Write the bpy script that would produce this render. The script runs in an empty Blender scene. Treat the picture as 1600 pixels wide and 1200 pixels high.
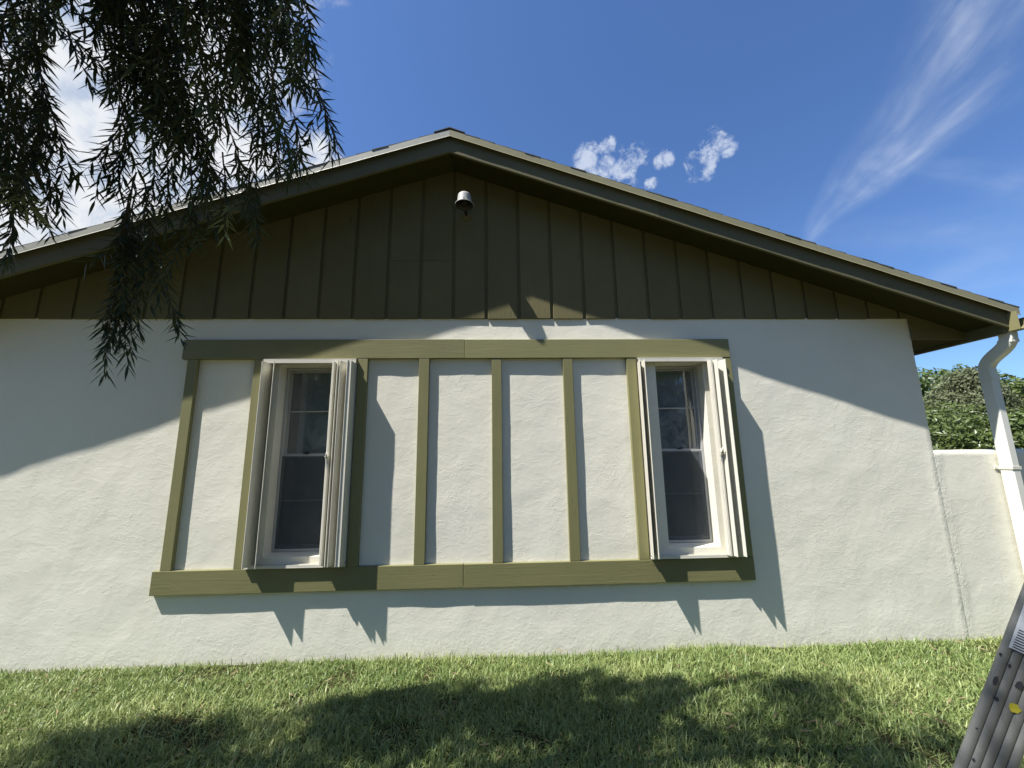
import bpy, bmesh, math, random
import numpy as np
from mathutils import Vector, Matrix, noise as mnoise

random.seed(7)
rng = np.random.default_rng(11)
SC = bpy.context.scene
COL = SC.collection
PI = math.pi

# ------------------------------------------------------------------ camera
FPX = 620.0                                   # focal length in pixels of a 1600 px wide picture
CAM_Z = 1.60
YAW, PITCH, ROLL = math.radians(2.34593), math.radians(10.12448), math.radians(-0.78786)
fw = Vector((math.sin(YAW) * math.cos(PITCH), math.cos(YAW) * math.cos(PITCH), math.sin(PITCH)))
r0 = Vector((math.cos(YAW), -math.sin(YAW), 0))
u0 = r0.cross(fw)
rt = math.cos(ROLL) * r0 + math.sin(ROLL) * u0
up = -math.sin(ROLL) * r0 + math.cos(ROLL) * u0
cam_data = bpy.data.cameras.new('camera')
cam = bpy.data.objects.new('camera', cam_data)
COL.objects.link(cam)
M3 = Matrix((rt, up, -fw)).transposed()
cam.matrix_world = Matrix.Translation((0, 0, CAM_Z)) @ M3.to_4x4()
cam_data.sensor_width = 36.0
cam_data.lens = FPX / 1600.0 * 36.0
cam_data.clip_start = 0.02
cam_data.clip_end = 3000.0
SC.camera = cam

def direction(px, py):
    return (rt * (px - 800) + up * (600 - py) + fw * FPX).normalized()

def at(px, py, depth):
    """the point in the place that lies `depth` metres ahead along the photograph's pixel"""
    v = rt * (px - 800) + up * (600 - py) + fw * FPX
    return Vector((0, 0, CAM_Z)) + v * (depth / FPX)

# ------------------------------------------------------------------ light
SUN_TRAVEL = Vector((2.3, 1.0, -4.03)).normalized()
sun_dir = -SUN_TRAVEL
SUN_EL = math.asin(sun_dir.z)
SUN_AZ = math.atan2(sun_dir.x, sun_dir.y)      # from +Y, clockwise towards +X
sd = bpy.data.lights.new('sun', 'SUN')
sd.energy = 5.0
sd.angle = math.radians(0.53)
sd.color = (1.0, 0.97, 0.955)
so = bpy.data.objects.new('sun', sd)
COL.objects.link(so)
so.rotation_euler = SUN_TRAVEL.to_track_quat('-Z', 'Y').to_euler()
so.location = (-6, -4, 12)

SC.view_settings.view_transform = 'Standard'
SC.view_settings.look = 'None'
SC.view_settings.gamma = 1.0
SC.view_settings.use_curve_mapping = False
SC.view_settings.exposure = 0.97
SC.render.engine = 'CYCLES'
SC.cycles.max_bounces = 8
SC.cycles.transparent_max_bounces = 16

# ------------------------------------------------------------------ node helper
class NT:
    def __init__(self, tree):
        self.t = tree
        tree.nodes.clear()
    def n(self, typ, **kw):
        nd = self.t.nodes.new(typ)
        ins = kw.pop('ins', {})
        for k, v in kw.items():
            setattr(nd, k, v)
        for k, v in ins.items():
            s = nd.inputs[k]
            if hasattr(v, 'links') or hasattr(v, 'is_linked'):
                self.t.links.new(v, s)
            else:
                s.default_value = v
        return nd
    def math(self, op, a, b=None, c=None, clamp=False):
        nd = self.t.nodes.new('ShaderNodeMath')
        nd.operation = op
        nd.use_clamp = clamp
        for i, v in enumerate((a, b, c)):
            if v is None:
                continue
            if hasattr(v, 'is_linked'):
                self.t.links.new(v, nd.inputs[i])
            else:
                nd.inputs[i].default_value = v
        return nd.outputs[0]
    def vmath(self, op, a, b=None, out=0):
        nd = self.t.nodes.new('ShaderNodeVectorMath')
        nd.operation = op
        for i, v in enumerate((a, b)):
            if v is None:
                continue
            if hasattr(v, 'is_linked'):
                self.t.links.new(v, nd.inputs[i])
            else:
                nd.inputs[i].default_value = v
        return nd.outputs[out]
    def smooth(self, v, lo, hi, a=0.0, b=1.0):
        nd = self.t.nodes.new('ShaderNodeMapRange')
        nd.interpolation_type = 'SMOOTHSTEP'
        self.t.links.new(v, nd.inputs['Value'])
        nd.inputs['From Min'].default_value = lo
        nd.inputs['From Max'].default_value = hi
        nd.inputs['To Min'].default_value = a
        nd.inputs['To Max'].default_value = b
        return nd.outputs['Result']
    def noise(self, vec, scale, detail=3.0, rough=0.5, dist=0.0, ntype='FBM'):
        nd = self.t.nodes.new('ShaderNodeTexNoise')
        self.t.links.new(vec, nd.inputs['Vector'])
        nd.inputs['Scale'].default_value = scale
        nd.inputs['Detail'].default_value = detail
        nd.inputs['Roughness'].default_value = rough
        nd.inputs['Distortion'].default_value = dist
        return nd.outputs['Fac']
    def scale(self, vec, s):
        return self.vmath('MULTIPLY', vec, s)
    def mix(self, fac, a, b):
        nd = self.t.nodes.new('ShaderNodeMix')
        nd.data_type = 'RGBA'
        for s, v in ((nd.inputs['Factor'], fac), (nd.inputs['A'], a), (nd.inputs['B'], b)):
            pass
        for name, v in ((0, fac), (6, a), (7, b)):
            if hasattr(v, 'is_linked'):
                self.t.links.new(v, nd.inputs[name])
            else:
                nd.inputs[name].default_value = v if name == 0 else (*v, 1.0) if len(v) == 3 else v
        return nd.outputs[2]
    def link(self, a, b):
        self.t.links.new(a, b)

# ------------------------------------------------------------------ sky with clouds
world = bpy.data.worlds.new('World')
SC.world = world
world.use_nodes = True
w = NT(world.node_tree)
SKY_STRENGTH = 0.085
sky = w.n('ShaderNodeTexSky', sky_type='NISHITA')
sky.sun_disc = False
sky.sun_elevation = SUN_EL
sky.sun_rotation = SUN_AZ
sky.altitude = 0
sky.air_density = 1.0
sky.dust_density = 0.6
sky.ozone_density = 3.0
skyc = w.vmath('MULTIPLY', sky.outputs[0], (SKY_STRENGTH * 0.63, SKY_STRENGTH * 0.81, SKY_STRENGTH * 1.06))
tc = w.n('ShaderNodeTexCoord')
D = tc.outputs['Generated']
def blob(px, py, inner, outer):
    """soft round window on the sky round one direction, radii in degrees"""
    dt = w.vmath('DOT_PRODUCT', D, tuple(direction(px, py)), out=1)
    return w.smooth(dt, math.cos(math.radians(outer)), math.cos(math.radians(inner)))
def vmax(vals):
    o = vals[0]
    for v in vals[1:]:
        o = w.math('MAXIMUM', o, v)
    return o
# heaped clouds low in the west (left), broken and billowing
cum_mask = vmax([blob(150, 300, 9, 24), blob(40, 380, 8, 22), blob(330, 330, 6, 17), blob(490, 255, 0.5, 5.5),
                 blob(120, -60, 8, 24), blob(385, -20, 1, 7), blob(-200, 200, 14, 34)])
n1 = w.noise(D, 6.0, 7.0, 0.58, 0.4)
n2 = w.noise(D, 17.0, 6.0, 0.55, 0.2)
cum_h = w.math('ADD', w.math('MULTIPLY', n1, 0.75), w.math('MULTIPLY', n2, 0.25))
cum = w.math('ADD', cum_h, w.math('MULTIPLY', cum_mask, 0.36))
cum = w.smooth(cum, 0.66, 0.86)
cum = w.math('MULTIPLY', cum, w.smooth(cum_mask, 0.0, 0.4))
# small torn puffs over the ridge
D_keep = D
wpn = w.n('ShaderNodeTexNoise')
w.link(D, wpn.inputs['Vector'])
wpn.inputs['Scale'].default_value = 22.0
wpn.inputs['Detail'].default_value = 4.0
D = w.vmath('ADD', D, w.scale(w.vmath('SUBTRACT', wpn.outputs['Color'], (0.5, 0.5, 0.5)), (0.020, 0.020, 0.020)))
D = w.vmath('NORMALIZE', D)
pf_mask = vmax([blob(930, 256, 0.0, 3.4), blob(944, 232, 0.0, 1.8), blob(986, 248, 0.0, 2.6), blob(960, 282, 0.0, 3.2), blob(1037, 250, 0.0, 1.5), blob(1096, 258, 0.0, 2.4), blob(1113, 225, 0.0, 2.0), blob(1138, 227, 0.0, 1.4), blob(1017, 288, 0.0, 1.0)])
D = D_keep
n3 = w.noise(D, 26.0, 8.0, 0.68, 0.35)
n3 = w.math('ADD', w.math('MULTIPLY', n3, 2.2), -0.6)
pf = w.math('MULTIPLY', w.smooth(w.math('ADD', n3, w.math('MULTIPLY', pf_mask, 0.34)), 0.56, 1.08), w.smooth(pf_mask, 0.0, 0.5))
# high wispy streak on the right, widening along an arc of the sky
def arc_axes(p, q):
    a, b = direction(*p), direction(*q)
    nrm = a.cross(b).normalized()
    along = (b - a * a.dot(b)).normalized()
    return w.vmath('DOT_PRODUCT', D, tuple(nrm), out=1), w.vmath('DOT_PRODUCT', D, tuple(along), out=1)
warp = w.n('ShaderNodeTexNoise')
w.link(D, warp.inputs['Vector'])
warp.inputs['Scale'].default_value = 3.2
warp.inputs['Detail'].default_value = 2.0
wsep = w.n('ShaderNodeSeparateColor')
w.link(warp.outputs['Color'], wsep.inputs[0])
def wisps(p, q, w0, w1, length, sx, sy, gain, bend=0.0):
    dn, da = arc_axes(p, q)
    t = w.math('DIVIDE', da, length, clamp=True)
    dn = w.math('ADD', dn, w.math('MULTIPLY', w.math('MULTIPLY', t, w.math('SUBTRACT', 1.0, t)), bend))
    dn = w.math('ADD', dn, w.math('MULTIPLY', w.math('SUBTRACT', wsep.outputs[0], 0.5), 0.05))
    wid = w.math('ADD', w.math('MULTIPLY', t, w1 - w0), w0)
    off = w.math('DIVIDE', w.math('ABSOLUTE', dn), wid)
    m = w.smooth(off, 0.0, 1.0, 1.0, 0.0)
    m = w.math('MULTIPLY', m, w.smooth(da, -0.02, 0.03))
    m = w.math('MULTIPLY', m, w.smooth(da, length * 0.8, length * 1.3, 1.0, 0.0))
    cb = w.n('ShaderNodeCombineXYZ')
    w.link(w.math('MULTIPLY', dn, sx), cb.inputs[0])
    w.link(w.math('MULTIPLY', da, sy), cb.inputs[1])
    nz = w.noise(cb.outputs[0], 1.0, 5.0, 0.52, 0.3)
    return w.math('MULTIPLY', m, w.smooth(nz, 0.30, 0.72, gain * 0.12, gain))
cir = w.math('ADD', wisps((1266, 376), (1525, 20), 0.022, 0.15, 0.62, 22.0, 6.0, 0.50, 0.02),
             wisps((1266, 378), (1440, 225), 0.012, 0.055, 0.26, 30.0, 7.0, 0.55))
cir = w.math('ADD', cir, wisps((1262, 380), (1700, 345), 0.03, 0.10, 0.5, 14.0, 4.0, 0.20))
cir = w.math('ADD', cir, wisps((1420, 262), (1640, 285), 0.02, 0.07, 0.3, 18.0, 5.0, 0.22))
cir = w.math('ADD', cir, wisps((1440, 460), (1750, 380), 0.05, 0.10, 0.4, 12.0, 4.0, 0.30))
cir = w.math('MULTIPLY', cir, w.smooth(w.noise(D, 7.0, 4.0, 0.55, 0.3), 0.34, 0.64, 0.30, 1.1))
cir = w.math('MINIMUM', cir, 0.7)
cloud_col = w.mix(w.smooth(n2, 0.3, 0.62), (0.24, 0.29, 0.38), (0.44, 0.455, 0.475))
c = w.mix(cir, skyc, (0.40, 0.44, 0.50))
c = w.mix(w.math('MULTIPLY', pf, 0.76, clamp=True), c, (0.37, 0.41, 0.48))
c = w.mix(cum, c, cloud_col)
bg = w.n('ShaderNodeBackground')
w.link(c, bg.inputs['Color'])
bg.inputs['Strength'].default_value = 1.0
wo = w.n('ShaderNodeOutputWorld')
w.link(bg.outputs[0], wo.inputs[0])

# ------------------------------------------------------------------ materials
MATS = {}
def new_mat(name):
    m = bpy.data.materials.new(name)
    m.use_nodes = True
    t = NT(m.node_tree)
    p = t.n('ShaderNodeBsdfPrincipled')
    o = t.n('ShaderNodeOutputMaterial')
    t.link(p.outputs[0], o.inputs[0])
    g = t.n('ShaderNodeNewGeometry')
    MATS[name] = m
    return m, t, p, o, g.outputs['Position']

def bump(t, p, height, dist, strength=1.0, prev=None):
    b = t.n('ShaderNodeBump')
    b.inputs['Strength'].default_value = strength
    b.inputs['Distance'].default_value = dist
    t.link(height, b.inputs['Height'])
    if prev is not None:
        t.link(prev, b.inputs['Normal'])
    t.link(b.outputs[0], p.inputs['Normal'])
    return b.outputs[0]

def mat_stucco(name, base):
    m, t, p, o, P = new_mat(name)
    # trowelled cement render, painted: broad waves, flattened lumps, fine ridges and pimples
    warp = t.n('ShaderNodeTexNoise')
    t.link(P, warp.inputs['Vector'])
    warp.inputs['Scale'].default_value = 3.0
    wv = t.vmath('ADD', P, t.scale(t.vmath('SUBTRACT', warp.outputs['Color'], (0.5, 0.5, 0.5)), (0.16, 0.16, 0.16)))
    big = t.noise(wv, 4.0, 2.0, 0.5)
    med = t.noise(t.scale(wv, (1.0, 1.0, 1.6)), 17.0, 3.0, 0.55, 0.6)
    patch = t.smooth(med, 0.50, 0.60)
    fine = t.noise(wv, 85.0, 3.0, 0.6)
    ridge = t.math('ABSOLUTE', t.math('SUBTRACT', t.noise(t.scale(wv, (1.0, 1.0, 1.3)), 9.0, 4.0, 0.6, 1.2), 0.5))
    ridge = t.smooth(ridge, 0.0, 0.022, 1.0, 0.0)
    rmask = t.smooth(t.noise(P, 2.7, 2.0), 0.48, 0.62)
    ridge = t.math('MULTIPLY', ridge, rmask)
    vor = t.n('ShaderNodeTexVoronoi')
    t.link(t.scale(P, (1.0, 0.0, 1.0)), vor.inputs['Vector'])
    vor.inputs['Scale'].default_value = 26.0
    vor.inputs['Randomness'].default_value = 1.0
    sel = t.n('ShaderNodeSeparateColor')
    t.link(vor.outputs['Color'], sel.inputs[0])
    pim = t.math('MULTIPLY', t.smooth(vor.outputs['Distance'], 0.05, 0.16, 1.0, 0.0), t.smooth(sel.outputs[0], 0.93, 0.95))
    h = t.math('MULTIPLY', big, 0.0042)
    h = t.math('ADD', h, t.math('MULTIPLY', med, 0.0008))
    h = t.math('ADD', h, t.math('MULTIPLY', patch, 0.00018))
    h = t.math('ADD', h, t.math('MULTIPLY', fine, 0.00013))
    h = t.math('ADD', h, t.math('MULTIPLY', ridge, 0.00055))
    h = t.math('ADD', h, t.math('MULTIPLY', pim, 0.0012))
    # the patched joint between house and garden wall: a lumpy band of filler
    sx = t.n('ShaderNodeSeparateXYZ')
    t.link(wv, sx.inputs[0])
    band = t.smooth(t.math('ABSOLUTE', t.math('SUBTRACT', sx.outputs[0], 3.955)), 0.02, 0.10, 1.0, 0.0)
    below = t.smooth(sx.outputs[2], 1.50, 1.62, 1.0, 0.0)
    lump = t.noise(t.scale(P, (1.0, 1.0, 0.6)), 34.0, 4.0, 0.65, 1.0)
    h = t.math('ADD', h, t.math('MULTIPLY', t.math('MULTIPLY', band, below), t.math('MULTIPLY', lump, 0.0042)))
    low = t.smooth(sx.outputs[2], 0.05, 0.40, 1.0, 0.0)
    h = t.math('ADD', h, t.math('MULTIPLY', low, t.math('MULTIPLY', t.noise(P, 40.0, 3.0, 0.6), 0.0018)))
    bump(t, p, h, 1.0)
    tone = t.noise(P, 1.7, 5.0, 0.65)
    spl = t.smooth(t.noise(t.scale(P, (1.0, 1.0, 0.5)), 5.0, 4.0, 0.65), 0.35, 0.75)
    col = t.mix(tone, tuple(x * 0.91 for x in base), tuple(min(x * 1.07, 0.9) for x in base))
    col = t.mix(t.math('MULTIPLY', spl, 0.25), col, tuple(x * y for x, y in zip(base, (0.95, 0.93, 0.88))))
    # soil splash just above the lawn
    dirt = t.math('MULTIPLY', t.smooth(sx.outputs[2], 0.02, 0.22, 1.0, 0.0), t.smooth(t.noise(P, 22.0, 4.0, 0.7), 0.35, 0.75))
    col = t.mix(t.math('MULTIPLY', dirt, 0.35), col, (0.42, 0.37, 0.29))
    t.link(col, p.inputs['Base Color'])
    p.inputs['Roughness'].default_value = 0.75
    p.inputs['Specular IOR Level'].default_value = 0.25
    return m
STUCCO = mat_stucco('stucco paint', (0.768, 0.738, 0.606))

def mat_wood(name, base, grain_axis, rough=0.55, depth=0.0006, spec=0.35):
    m, t, p, o, P = new_mat(name)
    s = {'x': (0.06, 1, 1), 'z': (1, 1, 0.06)}[grain_axis]
    g = t.noise(t.scale(P, s), 130.0, 4.0, 0.6, 0.3)
    g2 = t.noise(t.scale(P, s), 34.0, 3.0, 0.6, 1.2)
    crack = t.smooth(t.noise(t.scale(P, s), 60.0, 2.0, 0.5, 0.8), 0.68, 0.74)
    crm = t.smooth(t.noise(P, 3.1, 2.0), 0.56, 0.68)
    crack = t.math('MULTIPLY', crack, crm)
    vor = t.n('ShaderNodeTexVoronoi')
    t.link(t.scale(P, (1.0, 0.0, 1.0)), vor.inputs['Vector'])
    vor.inputs['Scale'].default_value = 8.0
    sel = t.n('ShaderNodeSeparateColor')
    t.link(vor.outputs['Color'], sel.inputs[0])
    hole = t.math('MULTIPLY', t.smooth(vor.outputs['Distance'], 0.022, 0.042, 1.0, 0.0), t.smooth(sel.outputs[1], 0.80, 0.82))
    h = t.math('ADD', t.math('MULTIPLY', g, depth), t.math('MULTIPLY', g2, depth * 2.0))
    h = t.math('SUBTRACT', h, t.math('MULTIPLY', crack, 0.0015))
    h = t.math('SUBTRACT', h, t.math('MULTIPLY', hole, 0.004))
    bump(t, p, h, 1.0)
    oi = t.n('ShaderNodeObjectInfo')
    tone = t.math('ADD', t.math('MULTIPLY', t.noise(P, 2.5, 4.0, 0.6), 0.6), t.math('MULTIPLY', oi.outputs['Random'], 0.4))
    col = t.mix(tone, tuple(x * 0.76 for x in base), tuple(x * 1.22 for x in base))
    col = t.mix(t.math('MULTIPLY', crack, 0.7), col, (0.03, 0.028, 0.02))
    col = t.mix(t.math('MULTIPLY', hole, 0.8), col, (0.025, 0.022, 0.016))
    t.link(col, p.inputs['Base Color'])
    p.inputs['Roughness'].default_value = rough
    p.inputs['Specular IOR Level'].default_value = spec
    return m
OLIVE = (0.200, 0.190, 0.083)
TRIM_X = mat_wood('olive painted trim, level', OLIVE, 'x')
TRIM_Z = mat_wood('olive painted trim, upright', OLIVE, 'z')
SIDING = mat_wood('olive rough sawn siding', (0.142, 0.126, 0.060), 'z', 0.75, 0.0011, 0.15)
FASCIA = mat_wood('dark olive fascia', (0.135, 0.126, 0.072), 'x', 0.75, 0.0005, 0.1)
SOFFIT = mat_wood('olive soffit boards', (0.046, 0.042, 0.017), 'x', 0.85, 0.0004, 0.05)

def mat_plain(name, base, rough=0.5, metal=0.0, spec=0.5, var=0.08, scale=6.0, bumpd=0.0, bscale=60.0, dirt=None, far=None):
    m, t, p, o, P = new_mat(name)
    tone = t.noise(P, scale, 4.0, 0.6)
    col = t.mix(tone, tuple(x * (1 - var) for x in base), tuple(min(x * (1 + var), 0.95) for x in base))
    if dirt:
        d = t.smooth(t.noise(t.scale(P, (1, 1, 0.3)), 30.0, 5.0, 0.7), 0.52, 0.75)
        col = t.mix(t.math('MULTIPLY', d, dirt[3]), col, dirt[:3])
    if far:
        sp = t.n('ShaderNodeSeparateXYZ')
        t.link(P, sp.inputs[0])
        farm = t.math('SUBTRACT', 1.0, t.math('MULTIPLY', t.math('MULTIPLY', t.smooth(sp.outputs[1], -0.1, 0.5), t.smooth(sp.outputs[1], 3.6, 4.4, 1.0, 0.0)), t.smooth(t.math('ABSOLUTE', sp.outputs[0]), 4.8, 5.4, 1.0, 0.0)))
        col = t.mix(farm, col, t.mix(tone, tuple(x * 0.75 for x in far), tuple(x * 1.25 for x in far)))
    t.link(col, p.inputs['Base Color'])
    p.inputs['Roughness'].default_value = rough
    p.inputs['Metallic'].default_value = metal
    p.inputs['Specular IOR Level'].default_value = spec
    if bumpd:
        bump(t, p, t.noise(P, bscale, 3.0, 0.6), bumpd)
    return m
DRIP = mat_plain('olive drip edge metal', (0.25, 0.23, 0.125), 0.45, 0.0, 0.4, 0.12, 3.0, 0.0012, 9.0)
DRIP_PALE = mat_plain('paler drip edge metal', (0.37, 0.36, 0.28), 0.45, 0.0, 0.4, 0.12, 3.0, 0.0012, 9.0)  # edge metal of the left slope, in a paler colour
SHINGLE = mat_plain('weathered roof shingle', (0.10, 0.095, 0.085), 0.9, 0, 0.2, 0.3, 40.0, 0.001, 300.0)
WHITE_ALU = mat_plain('ivory shutter aluminium', (0.63, 0.605, 0.50), 0.38, 0.0, 0.5, 0.05, 8.0, 0.0, 60, (0.40, 0.36, 0.28, 0.35))
FRAME_ALU = mat_plain('window frame aluminium', (0.40, 0.40, 0.38), 0.4, 0.0, 0.5, 0.06, 9.0)
REVEAL = mat_plain('cream reveal paint', (0.70, 0.675, 0.56), 0.65, 0, 0.3, 0.06, 5.0, 0.0012, 28.0, (0.5, 0.45, 0.34, 0.3))
PIPE = mat_plain('cream downspout paint', (0.66, 0.655, 0.57), 0.42, 0, 0.45, 0.05, 5.0)
GUTTER = mat_plain('olive gutter', (0.215, 0.20, 0.095), 0.4, 0, 0.45, 0.08)
BLIND = mat_plain('pale window blind', (0.62, 0.68, 0.72), 0.8, 0, 0.2, 0.1, 3.0)
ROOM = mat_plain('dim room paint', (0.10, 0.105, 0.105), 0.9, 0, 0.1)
LAMP_METAL = mat_plain('pale lamp metal', (0.34, 0.335, 0.30), 0.6, 0.0, 0.5, 0.08)
BLACK = mat_plain('black plastic', (0.02, 0.02, 0.02), 0.5)
ALU = mat_plain('worn ladder aluminium', (0.185, 0.19, 0.172), 0.5, 0.25, 0.5, 0.2, 14.0, 0.0004, 90.0, (0.10, 0.10, 0.09, 0.5))
STICKER = mat_plain('scuffed white sticker', (0.62, 0.65, 0.68), 0.5, 0, 0.4, 0.15, 40.0, 0, 60, (0.25, 0.25, 0.25, 0.7))
INK = mat_plain('black ink', (0.03, 0.03, 0.035), 0.6)
YELLOW = mat_plain('yellow paint splash', (0.38, 0.34, 0.03), 0.5, 0, 0.4, 0.2, 50)
BARK = mat_plain('grey brown bark', (0.14, 0.11, 0.08), 0.9, 0, 0.1, 0.35, 30.0, 0.006, 25.0)
TWIG = mat_plain('twig bark', (0.10, 0.075, 0.05), 0.9, 0, 0.1, 0.3, 60.0)
POD = mat_plain('seed capsule', (0.085, 0.065, 0.05), 0.9, 0, 0.1, 0.3, 90.0)
SOIL = mat_plain('soil and thatch', (0.045, 0.043, 0.018), 1.0, 0, 0.05, 0.45, 12.0, 0.012, 40.0, None, (0.104, 0.092, 0.047))

def mat_glass():
    m, t, p, o, P = new_mat('window glass')
    t.t.nodes.remove(p)
    tr = t.n('ShaderNodeBsdfTransparent')
    tr.inputs[0].default_value = (0.72, 0.77, 0.78, 1)
    gl = t.n('ShaderNodeBsdfGlossy')
    gl.inputs['Roughness'].default_value = 0.03
    gl.inputs[0].default_value = (1, 1, 1, 1)
    df = t.n('ShaderNodeBsdfDiffuse')
    df.inputs[0].default_value = (0.42, 0.46, 0.48, 1)
    fr = t.n('ShaderNodeFresnel')
    fr.inputs['IOR'].default_value = 1.55
    wob = t.noise(P, 5.0, 2.0)
    b = t.n('ShaderNodeBump')
    b.inputs['Distance'].default_value = 0.0012
    t.link(wob, b.inputs['Height'])
    t.link(b.outputs[0], gl.inputs['Normal'])
    m1 = t.n('ShaderNodeMixShader')
    t.link(t.math('MULTIPLY', fr.outputs[0], 1.8, clamp=True), m1.inputs[0])
    t.link(tr.outputs[0], m1.inputs[1])
    t.link(gl.outputs[0], m1.inputs[2])
    dust = t.math('MULTIPLY', t.smooth(t.noise(P, 7.0, 5.0, 0.7), 0.2, 0.8), 0.34)
    m2 = t.n('ShaderNodeMixShader')
    t.link(dust, m2.inputs[0])
    t.link(m1.outputs[0], m2.inputs[1])
    t.link(df.outputs[0], m2.inputs[2])
    t.link(m2.outputs[0], o.inputs[0])
    return m
GLASS = mat_glass()

def mat_screen():
    m, t, p, o, P = new_mat('insect screen mesh')
    t.t.nodes.remove(p)
    tr = t.n('ShaderNodeBsdfTransparent')
    df = t.n('ShaderNodeBsdfDiffuse')
    df.inputs[0].default_value = (0.11, 0.125, 0.135, 1)
    mx = t.n('ShaderNodeMixShader')
    mx.inputs[0].default_value = 0.42
    t.link(tr.outputs[0], mx.inputs[1])
    t.link(df.outputs[0], mx.inputs[2])
    t.link(mx.outputs[0], o.inputs[0])
    return m
SCREEN = mat_screen()

def mat_leaf(name, c1, c2, rough=0.42, trans=0.22, spec=0.4, attr=None):
    m, t, p, o, P = new_mat(name)
    if attr:
        a = t.n('ShaderNodeAttribute')
        a.attribute_name = attr
        f = a.outputs['Fac']
        f2 = t.math('ADD', t.math('MULTIPLY', f, 0.75), t.math('MULTIPLY', t.noise(P, 1.4, 4.0, 0.6), 0.5))
        f2 = t.math('SUBTRACT', f2, 0.12, clamp=True)
    else:
        f2 = t.noise(P, 9.0, 3.0, 0.6)
    col = t.mix(f2, c1, c2)
    t.link(col, p.inputs['Base Color'])
    p.inputs['Roughness'].default_value = rough
    p.inputs['Specular IOR Level'].default_value = spec
    tl = t.n('ShaderNodeBsdfTranslucent')
    t.link(t.mix(0.5, col, c2), tl.inputs[0])
    mx = t.n('ShaderNodeMixShader')
    mx.inputs[0].default_value = trans
    t.link(p.outputs[0], mx.inputs[1])
    t.link(tl.outputs[0], mx.inputs[2])
    t.link(mx.outputs[0], o.inputs[0])
    return m
LEAF_MID = mat_leaf('mid green bottlebrush leaf', (0.035, 0.058, 0.022), (0.085, 0.115, 0.045), 0.5, 0.3, 0.3)
LEAF_SUN_TINT = mat_leaf('bottlebrush leaf with painted sunlight', (0.11, 0.14, 0.05), (0.24, 0.26, 0.11), 0.5, 0.25, 0.3)  # paler green: sunlight on a few sprigs, put into the leaf colour
LEAF = mat_leaf('bottlebrush leaf', (0.020, 0.034, 0.016), (0.050, 0.072, 0.030), 0.5, 0.12, 0.3)
GRASS = mat_leaf('lawn grass blade', (0.045, 0.12, 0.014), (0.43, 0.47, 0.18), 0.45, 0.22, 0.35, 'tint')
SHRUB_DARK = mat_leaf('dark glossy shrub leaf', (0.036, 0.06, 0.012), (0.14, 0.18, 0.045), 0.4, 0.2)
SHRUB_GREY = mat_leaf('grey green shrub leaf', (0.065, 0.085, 0.035), (0.17, 0.185, 0.085), 0.55, 0.2)
SHRUB_LIGHT = mat_leaf('fresh green shrub leaf', (0.05, 0.085, 0.022), (0.13, 0.18, 0.045), 0.45, 0.25)

# ------------------------------------------------------------------ object helpers
def thing(name, label, cat, loc=(0, 0, 0), group=None):
    o = bpy.data.objects.new(name, None)
    COL.objects.link(o)
    o.location = loc
    o.empty_display_size = 0.1
    o['label'] = label
    o['category'] = cat
    if group:
        o['group'] = group
    return o

WLOC = {}
def obj(name, verts, faces, mat, parent=None, smooth=False, label=None, mats=None, fmat=None):
    """one mesh object; verts are in world metres, the origin goes to the middle of its base"""
    v = np.asarray(verts, dtype=np.float64)
    lo, hi = v.min(0), v.max(0)
    org = np.array([(lo[0] + hi[0]) / 2, (lo[1] + hi[1]) / 2, lo[2]])
    me = bpy.data.meshes.new(name)
    me.from_pydata([tuple(p) for p in (v - org)], [], [tuple(f) for f in faces])
    for mm in (mats or [mat]):
        me.materials.append(mm)
    if fmat is not None:
        me.polygons.foreach_set('material_index', np.asarray(fmat, dtype=np.int32))
    if smooth:
        me.polygons.foreach_set('use_smooth', np.ones(len(me.polygons), dtype=bool))
    me.update()
    o = bpy.data.objects.new(name, me)
    COL.objects.link(o)
    pw = np.zeros(3)
    if parent is not None:
        o.parent = parent
        pw = WLOC.get(parent.name, np.array(parent.location))
    o.location = org - pw
    WLOC[o.name] = org
    if label:
        o['label'] = label
    return o

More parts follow.
